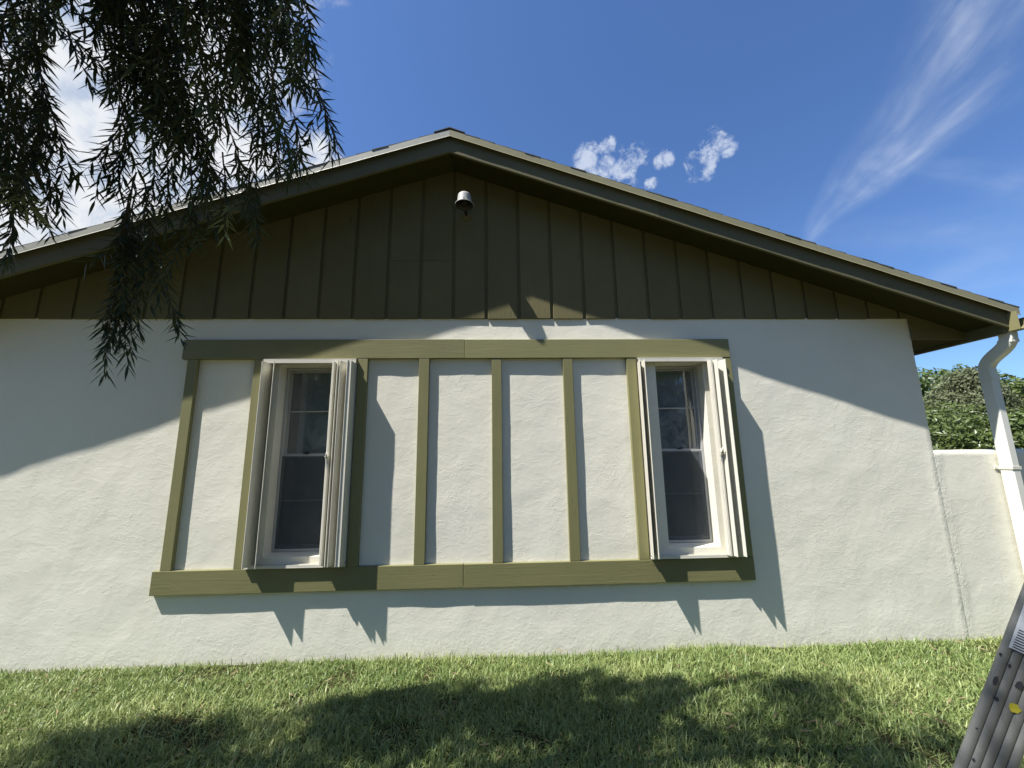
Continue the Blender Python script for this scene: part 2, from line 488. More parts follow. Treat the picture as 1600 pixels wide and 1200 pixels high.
class MB:
    def __init__(self):
        self.v, self.f = [], []
    def add(self, vs, fs):
        k = len(self.v)
        self.v += [tuple(p) for p in vs]
        self.f += [tuple(i + k for i in f) for f in fs]
        return self
    def box(self, x0, x1, y0, y1, z0, z1, bev=0.0):
        if bev <= 0:
            vs = [(x, y, z) for z in (z0, z1) for y in (y0, y1) for x in (x0, x1)]
            return self.add(vs, [(0, 2, 3, 1), (4, 5, 7, 6), (0, 1, 5, 4), (2, 6, 7, 3), (0, 4, 6, 2), (1, 3, 7, 5)])
        bm = bmesh.new()
        bmesh.ops.create_cube(bm, size=1.0)
        for v in bm.verts:
            v.co = Vector(((x0 + x1) / 2 + v.co.x * (x1 - x0), (y0 + y1) / 2 + v.co.y * (y1 - y0), (z0 + z1) / 2 + v.co.z * (z1 - z0)))
        bmesh.ops.bevel(bm, geom=list(bm.edges), offset=bev, segments=2, profile=0.5, affect='EDGES')
        bm.verts.index_update()
        self.add([v.co.copy() for v in bm.verts], [[v.index for v in f.verts] for f in bm.faces])
        bm.free()
        return self
    def prism(self, poly, axis, a, b):
        """poly: 2D points; extruded along axis from a to b (x: poly=(y,z); y: poly=(x,z); z: poly=(x,y))"""
        n = len(poly)
        def mk(p, q):
            return {'x': (q, p[0], p[1]), 'y': (p[0], q, p[1]), 'z': (p[0], p[1], q)}[axis]
        vs = [mk(p, a) for p in poly] + [mk(p, b) for p in poly]
        fs = [tuple(range(n))[::-1], tuple(range(n, 2 * n))] + [(i, (i + 1) % n, n + (i + 1) % n, n + i) for i in range(n)]
        return self.add(vs, fs)
    def tube(self, pts, radii, seg=6, cap=True):
        pts = [Vector(p) for p in pts]
        n = len(pts)
        if not hasattr(radii, '__len__'):
            radii = [radii] * n
        ref = None
        rings = []
        for i, p in enumerate(pts):
            d = (pts[min(i + 1, n - 1)] - pts[max(i - 1, 0)]).normalized()
            if ref is None:
                ref = d.orthogonal().normalized()
            ref = (ref - d * ref.dot(d)).normalized()
            b = d.cross(ref)
            rings.append([p + (ref * math.cos(2 * PI * k / seg) + b * math.sin(2 * PI * k / seg)) * radii[i] for k in range(seg)])
        vs = [q for r in rings for q in r]
        fs = [(i * seg + k, i * seg + (k + 1) % seg, (i + 1) * seg + (k + 1) % seg, (i + 1) * seg + k) for i in range(n - 1) for k in range(seg)]
        if cap:
            fs += [tuple(range(seg))[::-1], tuple(range((n - 1) * seg, n * seg))]
        return self.add(vs, fs)
    def lathe(self, prof, origin, axis=Vector((0, 0, 1)), seg=28):
        q = Vector((0, 0, 1)).rotation_difference(Vector(axis))
        vs = [Vector(origin) + q @ Vector((r * math.cos(2 * PI * k / seg), r * math.sin(2 * PI * k / seg), z)) for r, z in prof for k in range(seg)]
        n = len(prof)
        fs = [(i * seg + k, i * seg + (k + 1) % seg, (i + 1) * seg + (k + 1) % seg, (i + 1) * seg + k) for i in range(n - 1) for k in range(seg)]
        return self.add(vs, fs)
    def obj(self, name, mat, parent=None, smooth=False, label=None):
        return obj(name, self.v, self.f, mat, parent, smooth, label)

# ------------------------------------------------------------------ ground
def ground_h(x, y):
    """gentle lumps of the lawn"""
    return 0.018 + 0.020 * mnoise.noise(Vector((x * 0.9, y * 0.9, 3.1))) + 0.008 * mnoise.noise(Vector((x * 3.3, y * 3.3, 8.0)))
gx = np.unique(np.round(np.concatenate([np.linspace(-7, 9, 81), [-700, -200, -60, -25, -12, 14, 25, 60, 200, 700]]), 3))
gy = np.unique(np.round(np.concatenate([np.linspace(-3, 3.9, 36), [-700, -200, -60, -25, -10, -5, 6, 10, 20, 60, 200, 700]]), 3))
gv = [(x, y, ground_h(x, y) if (-7 < x < 9 and -3 < y < 3.9) else -0.005) for y in gy for x in gx]
nx = len(gx)
gf = [(j * nx + i, j * nx + i + 1, (j + 1) * nx + i + 1, (j + 1) * nx + i) for j in range(len(gy) - 1) for i in range(nx - 1)]
lawn = obj('ground', gv, gf, SOIL, None, True)
lawn['kind'] = 'structure'

# ------------------------------------------------------------------ house
Z = CAM_Z
WALL_Y = 3.5
AX, SL = -0.405, 0.337                          # ridge position and roof slope
XL, XR = -4.765, 3.955                          # house corners
XEL, XER = -5.415, 4.605                        # roof edges
def zr(x, apex):
    return apex - SL * abs(x - AX)
house = thing('house', 'single storey pale stucco house with olive wooden gable and two tall windows', 'house', (AX, WALL_Y, 0))

OPEN = [(-1.905, -1.455), (1.458, 1.903)]
OZ0, OZ1 = Z - 0.795, Z + 0.812

def rough_wall(name, xs, zs, holes, label=None, parent=None, x_free=None, z_top=None):
    vs, idx, fs = [], {}, []
    def bumpy(x, z):
        a = 0.0035 * mnoise.noise(Vector((x * 2.1, 0.3, z * 2.1))) + 0.0016 * mnoise.noise(Vector((x * 7.0, 4.3, z * 7.0)))
        band = max(0.0, 1 - abs(x - 3.955) / 0.07) if z < 1.62 else 0.0
        a += band * (0.0015 + 0.0022 * mnoise.noise(Vector((x * 17, 1.3, z * 13))))
        for (a0, a1) in holes:
            dx = max(a0 - x, x - a1, 0)
            dz = max(OZ0 - z, z - OZ1, 0)
            d = math.hypot(dx, dz)
            a *= min(1, d / 0.08)
        return a
    for j, z in enumerate(zs):
        for i, x in enumerate(xs):
            xx, zz = x, z
            if x_free is not None and abs(x - x_free) < 1e-6:
                xx += 0.006 * mnoise.noise(Vector((2.2, 5.0, z * 6.0))) + 0.004 * mnoise.noise(Vector((9.2, 5.0, z * 19.0)))
            if z_top is not None and abs(z - z_top) < 1e-6:
                zz += 0.004 * mnoise.noise(Vector((x * 5.0, 5.0, 1.0)))
            idx[i, j] = len(vs)
            vs.append((xx, WALL_Y - bumpy(x, z), zz))
    for j in range(len(zs) - 1):
        for i in range(len(xs) - 1):
            cx, cz = (xs[i] + xs[i + 1]) / 2, (zs[j] + zs[j + 1]) / 2
            if any(a < cx < b for a, b in holes) and OZ0 < cz < OZ1:
                continue
            fs.append((idx[i, j], idx[i + 1, j], idx[i + 1, j + 1], idx[i, j + 1]))
    return vs, fs, idx

def lines(a, b, step, extra=()):
    base = np.linspace(a, b, int(round((b - a) / step)) + 1)
    keep = [x for x in base if all(abs(x - e) > step * 0.4 for e in extra) or x in (a, b)]
    return sorted(set([round(float(x), 5) for x in keep] + [round(float(e), 5) for e in extra]))

xs = lines(XL, XR, 0.045, [e for o_ in OPEN for e in o_])
zs = lines(-0.25, 2.842, 0.045, [OZ0, OZ1])
XRr, ZTr = xs[-1], zs[-1]
vs, fs, idx = rough_wall('wall', xs, zs, OPEN, x_free=XRr)
# side wall (+x), left wall, and back
k = len(vs)
ni, nj = len(xs), len(zs)
rnd = 0.012
for j in range(nj):                                   # rounded outer corner then the side wall running back
    x, y, z = vs[idx[ni - 1, j]]
    vs += [(x + rnd * 0.6, y + rnd * 0.3, z), (x + rnd, y + rnd, z), (x + rnd, 12.0, z)]
for j in range(nj - 1):
    a, b = idx[ni - 1, j], idx[ni - 1, j + 1]
    p, q = k + 3 * j, k + 3 * (j + 1)
    fs += [(a, p, q, b), (p, p + 1, q + 1, q), (p + 1, p + 2, q + 2, q + 1)]
k = len(vs)
vs += [(XL, WALL_Y, -0.25), (XL, WALL_Y, 2.842), (XL, 12, -0.25), (XL, 12, 2.842), (XR, 12, -0.25), (XR, 12, 2.842)]
fs += [(k, k + 1, k + 3, k + 2), (k + 2, k + 3, k + 5, k + 4)]
obj('stucco_wall', vs, fs, STUCCO, house, True)

# window reveals, lower sills
for a0, a1 in OPEN:
    mb = MB()
    y0, y1 = WALL_Y, WALL_Y + 0.118
    i = 0.004
    # jambs, head and a sill that slopes outwards; slightly splayed
    mb.add([(a0, y0, OZ0), (a0, y0, OZ1), (a0 + i, y1, OZ1 - i), (a0 + i, y1, OZ0 + 0.016)], [(0, 1, 2, 3)])
    mb.add([(a1, y0, OZ0), (a1, y0, OZ1), (a1 - i, y1, OZ1 - i), (a1 - i, y1, OZ0 + 0.016)], [(3, 2, 1, 0)])
    mb.add([(a0, y0, OZ1), (a1, y0, OZ1), (a1 - i, y1, OZ1 - i), (a0 + i, y1, OZ1 - i)], [(0, 1, 2, 3)])
    mb.add([(a0, y0, OZ0), (a1, y0, OZ0), (a1 - i, y1, OZ0 + 0.016), (a0 + i, y1, OZ0 + 0.016)], [(3, 2, 1, 0)])
    mb.obj('window_reveal', REVEAL, house)
    # the room behind
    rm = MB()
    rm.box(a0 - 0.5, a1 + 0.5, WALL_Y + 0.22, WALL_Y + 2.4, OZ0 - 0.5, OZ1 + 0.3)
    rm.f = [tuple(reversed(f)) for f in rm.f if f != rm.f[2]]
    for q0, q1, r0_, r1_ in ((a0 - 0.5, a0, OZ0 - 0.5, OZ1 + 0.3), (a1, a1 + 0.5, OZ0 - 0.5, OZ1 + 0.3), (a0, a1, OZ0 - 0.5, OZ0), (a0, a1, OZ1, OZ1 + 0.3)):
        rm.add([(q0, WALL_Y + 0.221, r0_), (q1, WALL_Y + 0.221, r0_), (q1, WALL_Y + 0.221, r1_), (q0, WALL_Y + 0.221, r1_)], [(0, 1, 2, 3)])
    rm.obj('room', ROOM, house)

# gable: backing panel and wide upright boards with recessed joints
GB = 2.835
SOFF = 4.345                                      # apex of the sloping soffit
BY = WALL_Y - 0.016                               # face of the boards
pan = MB()
pan.prism([(XL, GB), (XR, GB), (XR, zr(XR, SOFF + 0.02)), (AX, SOFF + 0.02), (XL, zr(XL, SOFF + 0.02))], 'y', BY + 0.0145, BY + 0.05)
pan.obj('gable_panel', SIDING, house)
pitch, g0 = 0.3035, -0.388
split_z = Z + 1.80
for kk in range(-15, 15):
    xa, xb = g0 + kk * pitch + 0.0145, g0 + (kk + 1) * pitch - 0.0145
    xa, xb = max(xa, XL), min(xb, XR)
    if xb - xa < 0.02:
        continue
    top = lambda x: zr(x, SOFF + 0.012)
    def board(z0, z1):
        pts = [(xa, z0), (xb, z0)]
        if z1 is None:
            pts.append((xb, top(xb)))
            if xa < AX < xb:
                pts.append((AX, top(AX)))
            pts.append((xa, top(xa)))
        else:
            pts += [(xb, z1), (xa, z1)]
        b = MB()
        e = 0.003                                  # eased edges
        n = len(pts)
        cx, cz = sum(p[0] for p in pts) / n, sum(p[1] for p in pts) / n
        inner = [(p[0] + math.copysign(e, cx - p[0]), p[1] + math.copysign(e, cz - p[1])) for p in pts]
        yo = random.uniform(-0.001, 0.001)
        v = [(p[0], BY + 0.0155, p[1]) for p in pts] + [(p[0], BY + e + yo, p[1]) for p in pts] + [(p[0], BY + yo, p[1]) for p in inner]
        f = [tuple(range(2 * n, 3 * n))]
        for s in (0, n):
            f += [(s + i, s + (i + 1) % n, s + n + (i + 1) % n, s + n + i) for i in range(n)]
        b.add(v, f)
        b.obj('board', SIDING, house)
    z0 = GB + random.uniform(-0.004, 0.003)
    if kk in (-2, -1):
        board(z0, split_z - 0.0004)
        board(split_z + 0.0004, None)
    else:
        board(z0, None)
# returns of the siding past the house corners, and the boxed eaves
for s in (1, -1):
    xc = XR if s > 0 else XL
    xe = 4.49 if s > 0 else -5.30
    m_ = MB()
    lo, hi = min(xc, xe), max(xc, xe)
    zb = 2.625
    m_.prism([(lo, zb), (hi, zb), (hi, zr(hi, SOFF + 0.012)), (lo, zr(lo, SOFF + 0.012))], 'y', BY + 0.002, BY + 0.014)
    m_.obj('gable_return', SIDING, house)
    m_ = MB()
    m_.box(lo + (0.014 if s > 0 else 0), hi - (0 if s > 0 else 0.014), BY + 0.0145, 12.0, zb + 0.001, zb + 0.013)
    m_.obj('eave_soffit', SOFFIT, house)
    m_ = MB()
    f0, f1 = (4.49, 4.512) if s > 0 else (-5.322, -5.30)
    m_.box(f0, f1, 3.198, 12.0, 2.598, 2.80)
    m_.obj('eave_fascia', FASCIA, house)
    # gutter: open trough with a rolled lip, a little longer than the fascia
    g_ = MB()
    o_ = lambda d: (4.5135 + d) if s > 0 else (-5.3235 - d)
    prof = [(o_(0.0), 2.772), (o_(0.0), 2.612), (o_(0.085), 2.612), (o_(0.118), 2.66), (o_(0.118), 2.725), (o_(0.105), 2.725), (o_(0.115), 2.72),
            (o_(0.115), 2.661), (o_(0.083), 2.615), (o_(0.003), 2.615), (o_(0.003), 2.772)]
    g_.prism(prof, 'y', 3.105, 12.0)
    g_.obj('gutter', GUTTER, house)

# sloping soffit, barge boards, drip edge, roof and shingles
for s in (-1, 1):
    xe = XER - 0.085 if s > 0 else XEL + 0.085
    so_ = MB()
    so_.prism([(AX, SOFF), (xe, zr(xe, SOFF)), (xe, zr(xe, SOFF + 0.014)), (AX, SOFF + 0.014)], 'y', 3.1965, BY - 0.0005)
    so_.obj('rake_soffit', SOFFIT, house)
    jx = 1.47 if s > 0 else -2.035
    FB, FT = 4.299, 4.462
    for (xa, xb, dy, dz) in ((AX + s * 0.0008, jx - s * 0.001, 0.0, 0.0), (jx + s * 0.001, xe, (-0.004 if s < 0 else 0.001), (-0.010 if s < 0 else 0.001))):
        f_ = MB()
        n = 14
        y0, y1 = 3.174 + dy, 3.196
        for q in range(n):                          # boards with slightly wavy lower edge
            u0_, u1_ = xa + (xb - xa) * q / n, xa + (xb - xa) * (q + 1) / n
            wob = lambda x: 0.0035 * mnoise.noise(Vector((x * 2.3, 7.7, s)))
            base = len(f_.v)
            for x in ((u0_,) if q else (u0_,)) + (u1_,):
                zb, zt = zr(x, FB + dz) + wob(x), zr(x, FT)
                f_.v += [(x, y0, zb + 0.002), (x, y0, zt), (x, y1, zt), (x, y1, zb), (x, y0 + 0.002, zb)]
            b = base
            for c0, c1 in ((0, 1), (1, 2), (2, 3), (3, 4), (4, 0)):
                f_.f.append((b + c0, b + c1, b + 5 + c1, b + 5 + c0))
            if q == 0:
                f_.f.append((b, b + 1, b + 2, b + 3, b + 4))
            if q == n - 1:
                f_.f.append((b + 5, b + 6, b + 7, b + 8, b + 9))
        f_.obj('fascia_board', FASCIA, house)
    xe2 = XER if s > 0 else XEL
    cuts = [AX + s * 0.0005, 0.36 if s > 0 else -2.3, (2.85 if s > 0 else -4.0), xe2]
    DB, DT = 4.435, 4.503
    for q in range(3):
        xa, xb = cuts[q], cuts[q + 1]
        if q:
            xa -= s * 0.0
        off = 0.0012 * (q % 2)
        d_ = MB()
        n = 16
        for i in range(n + 1):
            x = xa + (xb - xa) * i / n
            wv = 0.0022 * mnoise.noise(Vector((x * 3.7, 1.2, s * 3)))
            y = 3.1465 - off + wv
            d_.v += [(x, y, zr(x, DT)), (x, y, zr(x, DB + 0.010)), (x, y - 0.0065, zr(x, DB)), (x, y - 0.001, zr(x, DB)), (x, y + 0.004, zr(x, DB + 0.011)), (x, y + 0.004, zr(x, DT))]
        for i in range(n):
            for c0 in range(6):
                c1 = (c0 + 1) % 6
                d_.f.append((i * 6 + c0, (i + 1) * 6 + c0, (i + 1) * 6 + c1, i * 6 + c1))
        d_.f += [(0, 1, 2, 3, 4, 5), tuple(n * 6 + q_ for q_ in range(5, -1, -1))]
        d_.obj('drip_edge', DRIP if s > 0 else DRIP_PALE, house, label='olive metal edge of the right roof slope' if s > 0 else 'paler metal edge of the left roof slope')
    r_ = MB()
    r_.prism([(AX, 4.4635), (xe2, zr(xe2, 4.4635)), (xe2, zr(xe2, 4.504)), (AX, 4.504)], 'y', 3.156, 12.0)
    roof = r_.obj('roof', SHINGLE, house)
    n = 37
    L = abs(xe2 - AX)
    for q in range(n):
        xa, xb = AX + s * L * q / n, AX + s * (L * (q + 1) / n + 0.006)
        h_ = MB()
        yf = 3.1455 + random.uniform(-0.004, 0.006)
        t0, t1 = 0.004, 0.0095 + random.uniform(-0.001, 0.002)
        h_.prism([(xa, zr(xa, 4.5045)), (xb, zr(xb, 4.5045)), (xb, zr(xb, 4.5045 + t1)), (xa, zr(xa, 4.5045 + t0))], 'y', yf, 12.0)
        h_.obj('shingle', SHINGLE, roof)
cp = MB()
cp.prism([(AX - 0.14, zr(AX - 0.14, 4.519)), (AX, 4.521), (AX + 0.14, zr(AX + 0.14, 4.519)), (AX + 0.14, zr(AX + 0.14, 4.526)), (AX, 4.530), (AX - 0.14, zr(AX - 0.14, 4.526))], 'y', 3.143, 12.0)
cp.obj('ridge_cap', SHINGLE, house)

# half-timber trim: two rails of two boards each, eight uprights
TF = WALL_Y - 0.038
TB = WALL_Y + 0.006
def trim(name, x0, x1, z0, z1, mat, proud=0.0):
    m_ = MB()
    m_.box(x0, x1, TF - proud, TB, z0, z1, 0.0025)
    return m_.obj(name, mat, house)
RT0, RT1 = Z + 0.857, Z + 1.032
RB0, RB1 = Z - 1.052, Z - 0.873
trim('rail', -2.727, -0.2805, RT0, RT1, TRIM_X)
trim('rail', -0.2785, 2.150, RT0 - 0.001, RT1 - 0.003, TRIM_X, 0.001)
trim('rail', -2.732, -0.2775, RB0, RB1, TRIM_X)
trim('rail', -0.2735, 2.155, RB0 - 0.003, RB1 - 0.002, TRIM_X, 0.001)
for (xa, xb) in ((-2.677, -2.593), (-2.109, -2.023), (-1.215, -1.130), (-0.680, -0.591), (-0.037, 0.050), (0.604, 0.691), (1.186, 1.272), (2.072, 2.155)):
    trim('post', xa, xb, RB1 + 0.0012, RT0 - 0.0025, TRIM_Z, random.choice((-0.0022, -0.0012, -0.003)))

# windows: single hung, set back in the wall
GY = WALL_Y + 0.11
for a0, a1 in OPEN:
    x0, x1 = a0 + 0.006, a1 - 0.006
    z0, z1 = OZ0 + 0.018, OZ1 - 0.006
    zm = Z + 0.017
    fw_ = 0.022
    m_ = MB()
    m_.box(x0, x0 + fw_, GY, GY + 0.06, z0, z1, 0.002)
    m_.box(x1 - fw_, x1, GY, GY + 0.06, z0, z1, 0.002)
    m_.box(x0 + fw_, x1 - fw_, GY + 0.001, GY + 0.059, z1 - fw_, z1 - 0.0005, 0.002)
    m_.box(x0 + fw_, x1 - fw_, GY - 0.003, GY + 0.059, z0 + 0.0005, z0 + fw_, 0.002)
    win = m_.obj('window', FRAME_ALU, house)
    for (za, zb, dy, lo) in ((zm, z1 - fw_, 0.034, False), (z0 + fw_, zm + 0.012, 0.008, True)):
        sx0, sx1 = x0 + fw_ + 0.001, x1 - fw_ - 0.001
        s_ = MB()
        sw = 0.016
        ya, yb = GY + dy, GY + dy + 0.022
        s_.box(sx0, sx0 + sw, ya, yb, za + 0.001, zb - 0.001, 0.0015)
        s_.box(sx1 - sw, sx1, ya, yb, za + 0.001, zb - 0.001, 0.0015)
        s_.box(sx0 + sw, sx1 - sw, ya - 0.001, yb - 0.001, zb - (0.026 if lo else sw), zb - 0.0015, 0.0015)
        s_.box(sx0 + sw, sx1 - sw, ya - 0.001, yb - 0.001, za + 0.0015, za + (0.03 if lo else 0.02), 0.0015)
        s_.obj('sash', FRAME_ALU, win)
        g_ = MB()
        g_.box(sx0 + sw - 0.004, sx1 - sw + 0.004, ya + 0.009, ya + 0.0125, za + 0.014, zb - 0.012)
        g_.obj('pane', GLASS, win)
        b_ = MB()
        zc = (za + zb) / 2 + (0.0 if lo else 0.01)
        b_.box(sx0 + sw, sx1 - sw, ya + 0.002, ya + 0.009, zc - 0.006, zc + 0.006, 0.001)
        b_.obj('muntin', FRAME_ALU, win)
    l_ = MB()
    xm = (x0 + x1) / 2
    l_.box(xm - 0.022, xm + 0.022, GY + 0.0065, GY + 0.03, zm + 0.0125, zm + 0.021, 0.002)
    l_.box(xm - 0.006, xm + 0.03, GY + 0.004, GY + 0.016, zm + 0.0215, zm + 0.031, 0.002)
    l_.obj('sash_lock', BLACK, win, True)
    sc_ = MB()
    sc_.box(x0 + fw_ + 0.001, x1 - fw_ - 0.001, GY + 0.0015, GY + 0.0025, z0 + fw_, zm - 0.002)
    sc_.obj('insect_screen', SCREEN, win)
    # blind behind the glass: leaves a gap on the outer side
    b_ = MB()
    gap = 0.078
    bx0, bx1 = (x0 + fw_ + gap, x1 + 0.06) if a0 < 0 else (x0 - 0.06, x1 - fw_ - gap)
    b_.box(bx0, bx1, GY + 0.085, GY + 0.088, z0 - 0.05, z1 + 0.05)
    b_.obj('blind', BLIND, win)

# accordion storm shutters folded to both sides of each window
def fold_stack(pts, z0, z1, thick=0.0028):
    """plan zig-zag of shutter blades (x, projection from the wall) with hinge barrels at the folds"""
    m_ = MB()
    for (xa, da), (xb, db) in zip(pts[:-1], pts[1:]):
        ya, yb = WALL_Y - da, WALL_Y - db
        dx, dy = xb - xa, yb - ya
        L = math.hypot(dx, dy)
        nxx, nyy = -dy / L * thick / 2, dx / L * thick / 2
        # a blade has a shallow rib along its middle
        mx, my = (xa + xb) / 2 + nxx * 2.2, (ya + yb) / 2 + nyy * 2.2
        q = [(xa + nxx, ya + nyy), (mx + nxx, my + nyy), (xb + nxx, yb + nyy), (xb - nxx, yb - nyy), (mx - nxx, my - nyy), (xa - nxx, ya - nyy)]
        m_.prism(q, 'z', z0, z1)
    for i, (x, d) in enumerate(pts):
        y = WALL_Y - d
        m_.tube([(x, y, z0 + 0.0005), (x, y, z1 - 0.0005)], 0.0036, 6)
    return m_

HZ, BZ = Z + 0.848, Z - 0.866
def shutter(x0, x1, left_pts, right_pts, post_x, lock_side):
    TD = 0.066
    m_ = MB()
    # head track: an inverted channel; sill track: an upright one
    m_.box(x0, x1, WALL_Y - TD, WALL_Y + 0.004, HZ - 0.006, HZ, 0.001)
    m_.box(x0 + 0.001, x1 - 0.001, WALL_Y - TD + 0.0005, WALL_Y - TD + 0.004, HZ - 0.036, HZ - 0.006)
    m_.box(x0 + 0.001, x1 - 0.001, WALL_Y - 0.014, WALL_Y - 0.009, HZ - 0.036, HZ - 0.006)
    sl_ = MB()
    sl_.box(x0, x1, WALL_Y - TD, WALL_Y + 0.004, BZ, BZ + 0.006, 0.001)
    sl_.box(x0 + 0.001, x1 - 0.001, WALL_Y - TD + 0.0005, WALL_Y - TD + 0.004, BZ + 0.006, BZ + 0.022)
    sl_.box(x0 + 0.001, x1 - 0.001, WALL_Y - 0.030, WALL_Y - 0.026, BZ + 0.006, BZ + 0.022)
    sh = m_.obj('storm_shutter', WHITE_ALU, house, label='ivory accordion shutter folded open beside its window')
    sl_.obj('sill_track', WHITE_ALU, sh)
    za, zb = BZ + 0.023, HZ - 0.037
    for pts in (left_pts, right_pts):
        fold_stack(pts, za, zb).obj('shutter_blades', WHITE_ALU, sh)
    # meeting stile with the lock
    px, pd = post_x
    s_ = MB()
    s_.box(px - 0.014, px + 0.014, WALL_Y - pd - 0.022, WALL_Y - pd + 0.022, za, zb, 0.002)
    s_.box(px - 0.006, px + 0.006, WALL_Y - pd - 0.030, WALL_Y - pd - 0.022, za, zb)
    s_.obj('lock_stile', WHITE_ALU, sh)
    k_ = MB()
    kz = Z + 0.0
    ky = WALL_Y - pd - 0.03
    k_.box(px - 0.012, px + 0.012, ky - 0.012, ky, kz - 0.028, kz + 0.028, 0.003)
    k_.tube([(px, ky - 0.010, kz + 0.005), (px, ky - 0.026, kz + 0.005)], 0.011, 10)
    k_.tube([(px, ky - 0.022, kz + 0.005), (px + 0.006, ky - 0.030, kz + 0.038)], [0.008, 0.006], 8)
    k_.obj('lock_handle', WHITE_ALU, sh, True)
    p_ = MB()
    p_.box(px - 0.008, px + 0.008, ky - 0.0025, ky - 0.0005, kz - 0.075, kz - 0.035)
    p_.obj('lock_plate', FRAME_ALU, sh)

shutter(-2.016, -1.222,
        [(-2.004, 0.012), (-1.972, 0.152), (-1.955, 0.020), (-1.876, 0.146)],
        [(-1.378, 0.090), (-1.345, 0.150), (-1.336, 0.030), (-1.322, 0.152), (-1.275, 0.018), (-1.262, 0.155), (-1.232, 0.150), (-1.226, 0.012)],
        (-1.392, 0.092), 1)
shutter(1.280, 2.062,
        [(1.287, 0.010), (1.262, 0.152), (1.312, 0.014), (1.304, 0.155), (1.350, 0.012)],
        [(1.944, 0.086), (1.958, 0.148), (1.986, 0.014), (2.028, 0.155), (2.056, 0.012)],
        (1.926, 0.086), 1)

# downspout with two elbows, on the garden wall
def rect_pipe(path, wdt, dep, mat, name):
    """path: list of (x, y, z, tangent) in the x/z plane; section wdt across, dep front to back"""
    m_ = MB()
    n = len(path)
    for i in range(n):
        p = Vector(path[i])
        d = (Vector(path[min(i + 1, n - 1)]) - Vector(path[max(i - 1, 0)])).normalized()
        yv = Vector((0, 1, 0))
        a = d.cross(yv).normalized()
        b = a.cross(d).normalized()
        c = 0.008
        sect = [(-wdt / 2 + c, -dep / 2), (wdt / 2 - c, -dep / 2), (wdt / 2, -dep / 2 + c), (wdt / 2, dep / 2 - c), (wdt / 2 - c, dep / 2), (-wdt / 2 + c, dep / 2), (-wdt / 2, dep / 2 - c), (-wdt / 2, -dep / 2 + c)]
        for (u_, v_) in sect:
            m_.v.append(tuple(p + a * u_ + b * v_))
    for i in range(n - 1):
        for q in range(8):
            m_.f.append((i * 8 + q, i * 8 + (q + 1) % 8, (i + 1) * 8 + (q + 1) % 8, (i + 1) * 8 + q))
    m_.f += [tuple(range(8)), tuple(range((n - 1) * 8, n * 8))[::-1]]
    return m_.obj(name, mat, house)
PX, PYc, PW, PD = 4.567, WALL_Y - 0.062, 0.072, 0.098
def bez(p0, p1, p2, p3, n):
    out = []
    for i in range(n + 1):
        t = i / n
        out.append(tuple(((1 - t) ** 3) * np.array(p0) + 3 * t * (1 - t) ** 2 * np.array(p1) + 3 * t * t * (1 - t) * np.array(p2) + t ** 3 * np.array(p3)))
    return out
path = [(4.565, 3.235, 2.614), (4.565, 3.235, 2.58)] + bez((4.565, 3.237, 2.56), (4.565, 3.25, 2.46), (PX, PYc - 0.02, 2.44), (PX, PYc, 2.33), 10) + [(PX, PYc, 2.2), (PX, PYc, 1.2), (PX, PYc, 0.10)] 
ds = rect_pipe(path, PW, PD, PIPE, 'downspout')
for (cz, hh) in ((2.235, 0.02), (2.535, 0.016)):
    jx, jy = (PX, PYc) if cz < 2.4 else (4.565, 3.243)
    m_ = MB()
    m_.box(jx - PW / 2 - 0.003, jx + PW / 2 + 0.003, jy - PD / 2 - 0.003, jy + PD / 2 + 0.003, cz - hh, cz + hh, 0.004)
    m_.obj('pipe_joint', PIPE, ds)
st = MB()
zs_ = Z - 0.172
st.box(PX - PW / 2 - 0.006, PX + PW / 2 + 0.006, PYc - PD / 2 - 0.004, PYc - PD / 2 + 0.002, zs_ - 0.014, zs_ + 0.014, 0.001)
for s in (-1, 1):
    xa = PX + s * (PW / 2 + 0.003)
    st.box(xa - 0.003, xa + 0.003, PYc - PD / 2 + 0.002, WALL_Y - 0.002, zs_ - 0.014, zs_ + 0.014, 0.001)
    xb = xa + s * 0.032
    st.box(min(xa, xb), max(xa, xb), WALL_Y - 0.010, WALL_Y - 0.002, zs_ - 0.014, zs_ + 0.014, 0.003)
st.obj('pipe_strap', WHITE_ALU, ds)

# lamp under the ridge
lp = at(725.5, 320, 1.0) - Vector((0, 0, Z))
k_ = 3.24 / lp.y
LX, LZ = lp.x * k_, Z + lp.z * k_
lamp = thing('wall_light', 'small pale canister light with dark open rim on the gable under the ridge', 'outdoor light', (LX, BY, LZ - 0.1))
m_ = MB()
LC = Vector((LX, 3.24, LZ))
m_.lathe([(0.0, 0.108), (0.030, 0.107), (0.048, 0.103), (0.056, 0.094), (0.059, 0.080), (0.064, 0.020), (0.066, 0.008), (0.082, 0.003), (0.085, 0.0), (0.085, -0.006), (0.082, -0.007)], LC)
can = m_.obj('lamp_can', LAMP_METAL, lamp, True)
m_ = MB()
m_.lathe([(0.0815, -0.0065), (0.060, 0.004), (0.056, 0.06), (0.04, 0.09), (0.0, 0.095)], LC)
m_.obj('lamp_lining', BLACK, can, True)
m_ = MB()
m_.lathe([(0.0, 0.000), (0.020, 0.002), (0.030, 0.010), (0.028, 0.02), (0.018, 0.04), (0.016, 0.07), (0.0, 0.071)], LC, seg=18)
m_.obj('bulb', BLACK, can, True)
m_ = MB()
m_.tube([LC + Vector((0.0, -0.0645, 0.022)), LC + Vector((0.0, -0.069, 0.022))], 0.006, 8)
m_.obj('screw', BLACK, can, True)
m_ = MB()
m_.tube([LC + Vector((0, 0.05, 0.045)), LC + Vector((0, 0.12, 0.05)), (LX, BY - 0.004, LZ + 0.05)], [0.013, 0.013, 0.013], 10)
m_.obj('arm', BLACK, lamp, True)
m_ = MB()
